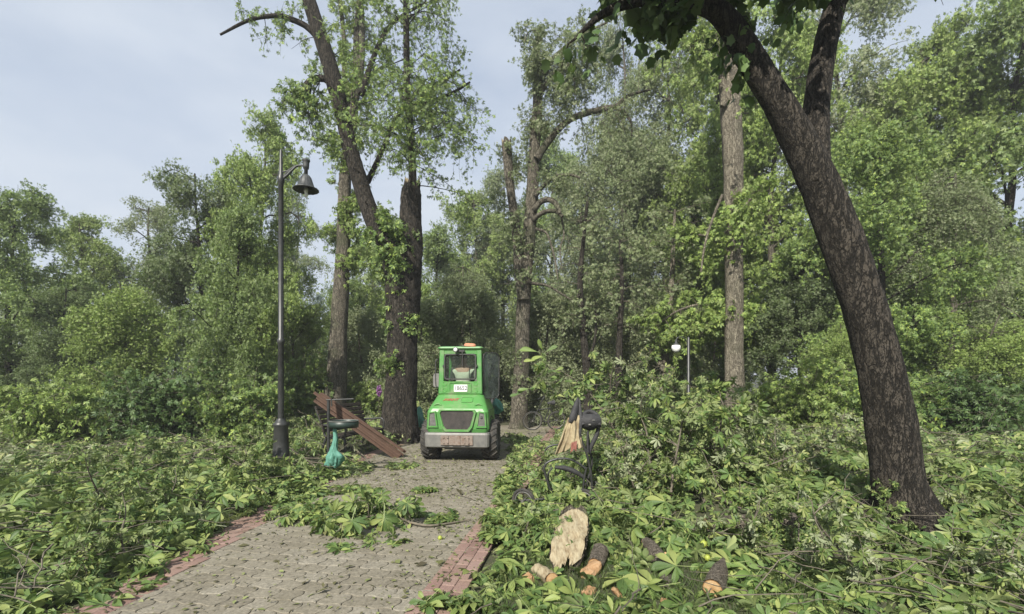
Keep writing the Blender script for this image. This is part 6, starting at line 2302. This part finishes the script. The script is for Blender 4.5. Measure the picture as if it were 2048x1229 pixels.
# the branch standing out of the heap with a spray of pale leaves
DYB = 6.6
stemp = [at(1290, 985, DYB), at(1272, 945, DYB), at(1258, 910, DYB), at(1244, 885, DYB), at(1222, 850, DYB), at(1200, 815, DYB), at(1180, 788, DYB), at(1150, 760, DYB), at(1118, 742, DYB), at(1096, 733, DYB), at(1084, 715, DYB), at(1078, 698, DYB)]
o = fallen_branch('fallen_branch', 'dark branch rising from the heap over the pushchair, its tip a spray of pale leaves', stemp,
                  [0.020, 0.019, 0.017, 0.015, 0.012, 0.010, 0.008, 0.007, 0.006, 0.005, 0.004, 0.003], 62, 'twig',
                  extra=[([at(1244, 885, DYB), at(1226, 858, DYB - 0.05), at(1214, 836, DYB - 0.1), at(1203, 816, DYB - 0.1)], [0.012, 0.012, 0.011, 0.010]),
                         ([at(1096, 733, DYB), at(1075, 725, DYB - 0.05), at(1060, 730, DYB - 0.1)], [0.004, 0.003, 0.002]),
                         ([at(1118, 742, DYB), at(1085, 760, DYB - 0.1), at(1058, 778, DYB - 0.15), at(1036, 790, DYB - 0.2)], [0.004, 0.003, 0.003, 0.002])])
mb = MB()
rg = np.random.default_rng(63)
TL1 = [compound((0,), (1.0,), ST_HI, W_HI, 0.5, 0.15, 0.2, rg) for _ in range(3)]
for px, py, dx, dz, s in ((1085, 700, -0.5, 0.9, 0.13), (1074, 704, -1, 0.1, 0.20), (1092, 704, 0.9, 0.5, 0.15), (1088, 712, -0.9, -0.25, 0.16), (1086, 730, -0.8, -0.5, 0.13), (1086, 735, -0.6, -0.8, 0.12),
                          (1070, 722, -1, 0.0, 0.13), (1096, 735, -0.5, -0.9, 0.12), (1110, 742, 0.6, 0.3, 0.10), (1060, 778, -0.9, -0.1, 0.15), (1052, 780, -0.8, -0.4, 0.12), (1075, 765, -0.5, -0.7, 0.12),
                          (1085, 760, 0.3, -0.9, 0.12), (1140, 752, 0.2, 0.9, 0.08), (1040, 788, -0.9, -0.2, 0.12), (1168, 780, 0.7, 0.5, 0.10), (1185, 795, 0.9, 0.1, 0.12)):
    s *= 1.25
    place(mb, TL1, at(px, py, DYB - 0.08)[None], np.array([[dx, rg.uniform(-0.4, 0.2), dz]]), np.array([[rg.normal(0, 0.3), -0.9, 0.6]]), np.array([s]), rg)
for px, py in ((1100, 748), (1125, 752), (1140, 770), (1160, 775), (1075, 775), (1095, 770), (1115, 785), (1130, 800), (1190, 812), (1205, 830), (1150, 795)):
    for q in range(5):
        place(mb, TL1, at(px + rg.normal(0, 7), py + rg.normal(0, 7), DYB + rg.normal(0, 0.12))[None], np.array([[rg.normal(0, 1), rg.normal(0, 0.5), rg.normal(-0.3, 0.6)]]), np.array([[rg.normal(0, 0.4), -0.8, 0.7]]), np.array([rg.uniform(0.09, 0.15)]), rg)
tw = MB()
SP = spawn(np.array(stemp)[None][:, 3:], 9, 0.1, 0.9, 0.42, 0.8, 0.1, 0.4, 6, rg)
tubes(tw, SP, curve_rad(SP, 0.004, 0.002), 5)
leaves_on(mb, SP, 3, 0.09, T_HI, rg, jit=0.01, s0=0.6)
tw.build('twigs', M['twig'], o)
mb.build('leaves', M['leaf_near'], o)

for k, (lab, lst, w, sd) in enumerate((
        ('pale stripped stick lying slanted on the heap behind the upright dark branch', [(1268, 868, 0.55), (1310, 885, 0.5), (1352, 905, 0.5)], 0.014, 1),
        ('forked grey stick poking out of the heap left of the pale right trunk', [(1300, 925, 0.35), (1322, 895, 0.7), (1345, 860, 0.9)], 0.020, 2),
        ('long bent stick on the far heap below the pale forked trunk', [(1265, 850, 0.7), (1285, 838, 0.95), (1310, 842, 0.9), (1330, 858, 0.6)], 0.022, 3),
        ('thick fallen limb lying in front of the pale right trunk', [(1345, 905, 0.4), (1400, 895, 0.5), (1455, 905, 0.5)], 0.05, 4),
        ('grey stick slanting over the debris at the left, beside the lamp post', [(583, 900, 0.3), (620, 925, 0.22), (640, 942, 0.12)], 0.014, 5),
        ('dark branch curving out from under the bench toward the paving', [(700, 893, 0.22), (722, 908, 0.14), (742, 928, 0.05)], 0.016, 6),
        ('thin twig on the paving between the leaf drift and the loader', [(905, 988, 0.03), (925, 992, 0.03), (945, 998, 0.03)], 0.006, 7))):
    pts = []
    for px, py, h in lst:
        pts.append(at(px, py, 8.6 + 0.0) if False else ground(px, py))
    pts = np.array(pts)
    for q, (px, py, h) in zip(pts, lst):
        d = ray(px, py)
        hh = min(h, 1.0)
        t = (hh - CAM_H) / d[2]
        q[:] = CAM + d * t
    fallen_branch('stick' if k != 3 else 'fallen_limb', lab, pts, [w, w * 0.9, w * 0.8, w * 0.6][:len(pts)], 80 + sd, 'twig' if k not in (3,) else 'log_bark', twigs=4 if k < 6 else 0, tl=0.4)


# torn off leafy boughs sticking out of the heaps: a few shapes, copied
boughs = []
for k in range(5):
    rgk = np.random.default_rng(900 + k)
    o = thing('leafy_bough', None, 'bough', (0, 0, 0), local=True)
    tb, lb = MB(), MB()
    tip = np.array([1.0 + 0.5 * rgk.random(), rgk.normal(0, 0.2), 0.45 + 0.35 * rgk.random()])
    P = np.array([[-0.3, 0, -0.05], tip * 0.3 + [0, 0.05, 0.05], tip * 0.65 + [0, -0.03, 0.06], tip])
    P, rr = resample(P, [0.022, 0.017, 0.011, 0.004], 4)
    tube(tb, P, rr, 7, 1, 0.06, k)
    C1 = spawn(P[None], 11, 0.15, 1, 0.6, 0.75, 0.15, 0.3, 6, rgk)
    tubes(tb, C1, curve_rad(C1, 0.008, 0.004), 5)
    C2 = spawn(C1, 5, 0.3, 1, 0.22, 0.75, 0.15, 0.5, 4, rgk)
    tubes(tb, C2, curve_rad(C2, 0.003, 0.002), 3)
    leaves_on(lb, C2, 3, 0.115, T_HI if k < 3 else T_MD, rgk, jit=0.012, s0=0.6, droop=0.5, nup=0.5)
    tb.build('wood', M['twig'], o)
    lb.build('leaves', M['leaf_near'] if k < 3 else M['leaf_heap'], o)
    boughs.append(o)
TALL = {(1268, 1005): 0.85, (1285, 945): 1.0, (1325, 985): 1.3, (1352, 1005): 1.25, (1345, 935): 1.3, (1400, 960): 1.4, (1452, 985): 1.3, (1300, 900): 1.4, (1245, 890): 1.1, (1340, 880): 1.5, (1420, 900): 1.4, (1222, 890): 2.1, (1268, 868): 2.3, (1335, 848): 2.4, (1400, 850): 2.2}
rg = np.random.default_rng(55)
spots = [(1235, 905), (1290, 930), (1350, 960), (1420, 930), (1465, 975), (1250, 985), (1310, 1000), (1395, 1000), (1455, 1010), (1370, 1070), (1240, 870), (1310, 885), (1385, 890), (1440, 905),
         (1260, 850), (1340, 860), (1405, 865), (1475, 1090), (600, 905), (585, 880), (605, 935), (590, 960), (1010, 1080),
         (1520, 950), (1580, 1000), (1650, 930), (1560, 1100), (1720, 1040), (1850, 980), (1950, 1060), (480, 960), (400, 1010), (300, 960), (200, 1040), (100, 980), (1700, 1150), (1900, 1160), (250, 1130), (90, 1150)] + list(TALL)
for k, (px, py) in enumerate(spots):
    o = boughs[k] if k < len(boughs) else copy_tree(boughs[rg.integers(0, 5)])
    g = ground(px, py)
    z0 = float(heap(g[0], g[1]))
    g = ground(px, py, z0 * 0.6)
    o.location = (float(g[0]), float(g[1]), float(heap(g[0], g[1])) * 0.7)
    o.rotation_euler = (float(rg.normal(0, 0.35)), float(rg.normal(-0.1, 0.3)), float(rg.uniform(0, 6.28)))
    sc_ = float(rg.uniform(0.55, 0.95) * (0.75 if g[1] < 5.2 else 1.0))
    if (px, py) in TALL:
        sc_ = 0.72 * TALL[(px, py)]
        o.rotation_euler = (float(rg.normal(0, 0.2)), float(rg.uniform(-0.75, -0.4)), float(rg.uniform(0, 6.28)))
    o.scale = (sc_,) * 3
    tag(o, 'torn off leafy chestnut bough tangled in the debris heap', 'bough', 'leafy boughs torn off by the storm')

# ------------------------------------------------------------------ sawn logs and torn wood
def cyl_log(name, label, pts, r, seed, endmat, bark='log_bark', rough=0.05, cat='log', both=False):
    pts = np.array(pts, float)
    b = pts.mean(0)
    b[2] = max(0, pts[:, 2].min() - (r[0] if hasattr(r, '__len__') else r))
    o = thing(name, label, cat, b)
    mb = MB()
    tube(mb, pts, r, 28, 6, rough, seed, cap=False)
    bk_ = mb.build('bark', M[bark], o)
    # end discs
    p, rr = resample(pts, r if hasattr(r, '__len__') else [r] * len(pts), 6)
    u, w, t = frames(p)
    for e, s in ((0, -1), (-1, 1)):
        if not both and e == -1:
            continue
        mb = MB()
        k = 28
        a = np.arange(k) / k * 2 * math.pi
        rings = []
        for f in (0.97, 0.66, 0.33):
            rings.append(p[e] + t[e] * s * 0.004 + rr[e] * f * (np.cos(a)[:, None] * u[e] + np.sin(a)[:, None] * w[e]))
        v = np.vstack(rings + [p[e][None] + t[e] * s * 0.005])
        jj = np.arange(k); j2 = (jj + 1) % k
        q = np.vstack([np.stack([i * k + jj, i * k + j2, (i + 1) * k + j2, (i + 1) * k + jj], -1) for i in (0, 1)])
        tr_ = np.stack([2 * k + jj, 2 * k + j2, np.full(k, 3 * k)], -1)
        if s < 0:
            q, tr_ = q[:, ::-1], tr_[:, ::-1]
        uv = np.zeros((len(v), 3)); uv[:, 0] = np.concatenate([np.full(k, 1.0), np.full(k, 0.67), np.full(k, 0.33), [0.0]])
        mb.add(v, [q, tr_], uv=uv)
        mb.build('sawn_end', M['rings'], o)
    return o


def hp(px, py, Y):
    return at(px, py, Y)


cyl_log('log', 'short round log with orange sawn face at bottom right, tapering to a splinter',
        [hp(1425, 1178, 3.32), hp(1432, 1160, 3.45), hp(1440, 1140, 3.62), hp(1447, 1118, 3.78)], [0.068, 0.070, 0.058, 0.012], 91, 'cut')
cyl_log('log', 'brown log lying flat at the right edge of the picture behind the yellow husks',
        [hp(1412, 1048, 4.55), hp(1450, 1046, 4.55), hp(1500, 1043, 4.55), hp(1600, 1040, 4.6)], [0.064, 0.066, 0.066, 0.070], 92, 'cut')
cyl_log('fallen_limb', 'curved bark covered limb in the heap below the pale pointed leaf',
        [hp(1292, 1085, 4.25), hp(1305, 1098, 4.1), hp(1322, 1125, 3.9), hp(1331, 1150, 3.75), hp(1328, 1190, 3.45)], [0.045, 0.062, 0.070, 0.068, 0.060], 93, 'cut', cat='limb')
cyl_log('log', 'thin pale log with round sawn end, left of the dark hollow under the torn log',
        [hp(1104, 1160, 3.55), hp(1092, 1150, 3.68), hp(1076, 1142, 3.80)], [0.052, 0.058, 0.060], 94, 'cut', bark='torn', rough=0.10)


def chunk(label, px, py, Y, size, seed, mat='orange'):
    """an angular broken lump of wood"""
    rg = np.random.default_rng(seed)
    c = at(px, py, Y)
    b = c.copy()
    b[2] = max(0.0, c[2] - size[2])
    o = thing('wood_chunk', label, 'wood chunk', b)
    mb = MB()
    n, k = 9, 14
    t = np.linspace(-1, 1, n)
    a = np.arange(k) / k * 2 * math.pi
    ringr = np.sqrt(np.clip(1 - np.abs(t) ** 5, 0.02, 1))[:, None] * (1 + 0.22 * np.sign(np.sin(a * 2 + 1))[None] * np.abs(np.sin(a * 2 + 1))[None] ** 0.5 + rg.normal(0, 0.10, (n, k)))
    v = np.stack([np.repeat(t[:, None], k, 1) * size[0] + rg.normal(0, 0.006, (n, k)), ringr * np.cos(a) * size[1], ringr * np.sin(a) * size[2]], -1).reshape(-1, 3)
    v = v @ rot_axes(rg.uniform(-0.5, 0.5), rg.uniform(-0.5, 0.5), rg.uniform(0, 3)).T + c
    i, j = np.meshgrid(np.arange(n - 1), np.arange(k), indexing='ij')
    j2 = (j + 1) % k
    q = np.stack([i * k + j, i * k + j2, (i + 1) * k + j2, (i + 1) * k + j], -1).reshape(-1, 4)
    jj = np.arange(k)
    mb.add(np.vstack([v, v[:k].mean(0), v[-k:].mean(0)]), [q[:, ::-1], np.stack([jj, (jj + 1) % k, np.full(k, n * k)], -1), np.stack([(n - 1) * k + (jj + 1) % k, (n - 1) * k + jj, np.full(k, n * k + 1)], -1)], smooth=False)
    mb.build('wood', M[mat], o)
    return o


chunk('orange wedge of split wood right below the torn log', 1182, 1142, 3.72, (0.11, 0.05, 0.055), 1)
chunk('small orange wood block at the bottom, under the larger orange wedge', 1177, 1186, 3.40, (0.055, 0.035, 0.045), 2)
chunk('jagged orange wood chip lying in leaves at the bottom centre right', 1240, 1188, 3.38, (0.075, 0.045, 0.022), 3)
chunk('piece of orange wood half hidden left of the thin pale log', 1056, 1160, 3.60, (0.045, 0.03, 0.06), 4)
chunk('cut wood piece under the large dark leaf at the bottom', 1333, 1212, 3.22, (0.055, 0.035, 0.03), 5)
chunk('small pale wood block beside the curved limb', 1331, 1112, 4.0, (0.03, 0.022, 0.022), 6, 'cut')

# the torn log: half a trunk, bark behind, splintered pale face up
T0, T1 = hp(1128, 1150, 3.72), hp(1152, 1012, 4.75)
T0[2] = max(T0[2], 0.08)
o = thing('torn_log', 'split chestnut log with a long splintered cream face, lying in the foreground heap', 'log', (T0[0], T0[1], 0))
rg = np.random.default_rng(95)
ax_ = nrm(T1 - T0)
sdv = nrm(np.cross(ax_, [0, 0, 1]))
upv = np.cross(sdv, ax_)
Ln = float(np.linalg.norm(T1 - T0))
W = 0.145
nu, nv = 60, 34
tt = np.linspace(0, 1, nu)
prof = W * np.interp(tt, [0, 0.08, 0.25, 0.6, 0.85, 0.95, 1.0], [0.55, 0.85, 1.0, 1.02, 0.86, 0.62, 0.30])
ss = np.linspace(-1, 1, nv)
ends0 = rg.normal(0, 0.035, nv) + 0.05 * np.sin(ss * 5 + 1) + 0.10 * (ss > 0.1)
L_ = tt[:, None] * Ln + (1 - tt[:, None]) ** 6 * ends0[None]
fib = np.zeros((nu, nv))
for k in range(10):
    f = rg.uniform(5, 30)
    fib += rg.uniform(0.2, 1) * np.sin(f * ss[None] + rg.uniform(0, 6) + 1.3 * np.sin(tt[:, None] * rg.uniform(3, 9) + k)) / (1 + k * 0.15)
zf = 0.0030 * fib + rg.normal(0, 0.0018, (nu, nv)) + 0.008 * bumpy(tt[:, None] * 9 + 3, ss[None] * 3.0) + 0.03 * np.sin(tt * 4 + 0.6)[:, None] - 0.025 * np.exp(-((tt[:, None] - 0.42) / 0.06) ** 2 - ((ss[None] - 0.35) / 0.25) ** 2)
rag = 1 + 0.05 * np.sin(tt * 11 + 1) + 0.03 * np.sin(tt * 27) + rg.normal(0, 0.012, nu)
rag2 = 1 + 0.05 * np.sin(tt * 9 + 2) + 0.03 * np.sin(tt * 24 + 1) + rg.normal(0, 0.012, nu)
zf += 0.035 * np.maximum(0, np.abs(ss[None]) - 0.55) * np.sin(tt[:, None] * 14 + 3 * ss[None])
P = T0 + L_[..., None] * ax_ + (prof[:, None] * ss[None] * np.where(ss[None] < 0, rag[:, None], rag2[:, None]))[..., None] * sdv + zf[..., None] * upv
mb = MB()
i, j = np.meshgrid(np.arange(nu - 1), np.arange(nv - 1), indexing='ij')
q = np.stack([i * nv + j, i * nv + j + 1, (i + 1) * nv + j + 1, (i + 1) * nv + j], -1).reshape(-1, 4)
mb.add(P.reshape(-1, 3), [q])
mb.build('torn_face', M['torn'], o)
mb = MB()
nb = 26
th = np.linspace(0, math.pi, nb)
rbk = 1 + rg.normal(0, 0.04, (nu, nb))
Bk = T0 + (tt[:, None] * Ln + (1 - tt[:, None]) ** 6 * np.interp(np.cos(th), ss, ends0)[None])[..., None] * ax_ + (prof[:, None] * 1.05 * rbk * np.cos(th)[None])[..., None] * sdv \
    - (prof[:, None] * 0.85 * rbk * np.sin(th)[None])[..., None] * upv + 0.014 * upv
i, j = np.meshgrid(np.arange(nu - 1), np.arange(nb - 1), indexing='ij')
q = np.stack([i * nb + j, i * nb + j + 1, (i + 1) * nb + j + 1, (i + 1) * nb + j], -1).reshape(-1, 4)
mb.add(Bk.reshape(-1, 3), [q])
mb.build('bark', M['log_bark'], o)

# a mossy stub leaning on it at the right
cyl_log('log', 'mossy grey log end just right of the torn log, above the orange wedge', [hp(1190, 1130, 3.80), hp(1196, 1114, 3.90), hp(1201, 1100, 4.0)], [0.060, 0.066, 0.066], 96, 'orange')

# spiny husks
for px, py, Yh, s, lab in ((1415, 1116, 3.85, 0.026, 'yellow green spiny chestnut husk above the round sawn log'),
                           (1474, 1133, 3.75, 0.022, 'yellow green spiny chestnut husk at the far right of the heap'),
                           (1407, 1088, 4.05, 0.030, 'pale green spiny chestnut husk below the flat brown log'),
                           (880, 1082, 4.55, 0.022, 'green chestnut husk lying alone on the paving')):
    rg = np.random.default_rng(int(px))
    c = at(px, py, Yh)
    if px < 900:
        c = gp(px, py, 0.03)
    o = thing('chestnut_husk', lab, 'husk', (c[0], c[1], max(0.0, c[2] - s)))
    mb = MB()
    lathe(mb, [(0.0, -s), (s * 0.6, -s * 0.8), (s, 0), (s * 0.6, s * 0.8), (0.0, s)], c, 14)
    d = rdir(rg, 90)
    place(mb, [(np.array([(0, 0.12, 0), (0, -0.12, 0), (1, 0, 0)]), [np.array([(0, 1, 2)])], None)], c + d * s * 0.9, d, rdir(rg, 90), np.full(90, s * 0.5), rg)
    mb.build('shell', M['husk'], o)

# a lilac flower spike in the bushes
fp = at(758, 782, 14.2)
o = thing('flower', 'lilac flower spike against the bush left of the huge chestnut trunk', 'flower', (fp[0], 14.2, 0))
mb = MB()
tube(mb, [(fp[0] + 0.03, 14.2, 0), (fp[0], 14.2, fp[2] * 0.5), (fp[0], 14.2, fp[2] + 0.1)], 0.006, 5, 3)
mb.build('stem', M['twig'], o)
mb = MB()
rg = np.random.default_rng(8)
n = 160
z = rg.uniform(-0.16, 0.16, n)
d = rdir(rg, n); d[:, 2] *= 0.3
place(mb, T_BROAD, np.stack([np.full(n, fp[0]), np.full(n, 14.2), fp[2] + z], -1) + d * (0.06 * (1 - np.abs(z) / 0.22))[:, None], d + [0, 0, -0.3], rdir(rg, n), np.full(n, 0.045), rg)
mb.build('petals', M['lilac'], o)

for ob in bpy.data.objects:
    if '_base' in ob:
        del ob['_base']

# ------------------------------------------------------------------ thin haze added to lift the dark tones of the far trees
HAZE = 0.002
if HAZE:
    hm, hn, ho = new_mat('haze air')
    pv = nd(hn, 'VolumePrincipled')
    pv.inputs['Color'].default_value = (0.86, 0.89, 0.92, 1)
    pv.inputs['Density'].default_value = HAZE
    pv.inputs['Anisotropy'].default_value = 0.2
    hn.links.new(pv.outputs[0], ho.inputs['Volume'])
    mb = MB()
    x0, x1, y0, y1, z0, z1 = -620, 620, -90, 920, -1.8, 24
    v = [(x, y, z) for x in (x0, x1) for y in (y0, y1) for z in (z0, z1)]
    mb.add(np.array(v, float), [np.array([(0, 1, 3, 2), (4, 6, 7, 5), (0, 4, 5, 1), (2, 3, 7, 6), (0, 2, 6, 4), (1, 5, 7, 3)])], smooth=False)
    tag(mb.build('haze', hm), 'thin haze added to lighten the dark tones of the far trees', 'haze', kind='stuff')
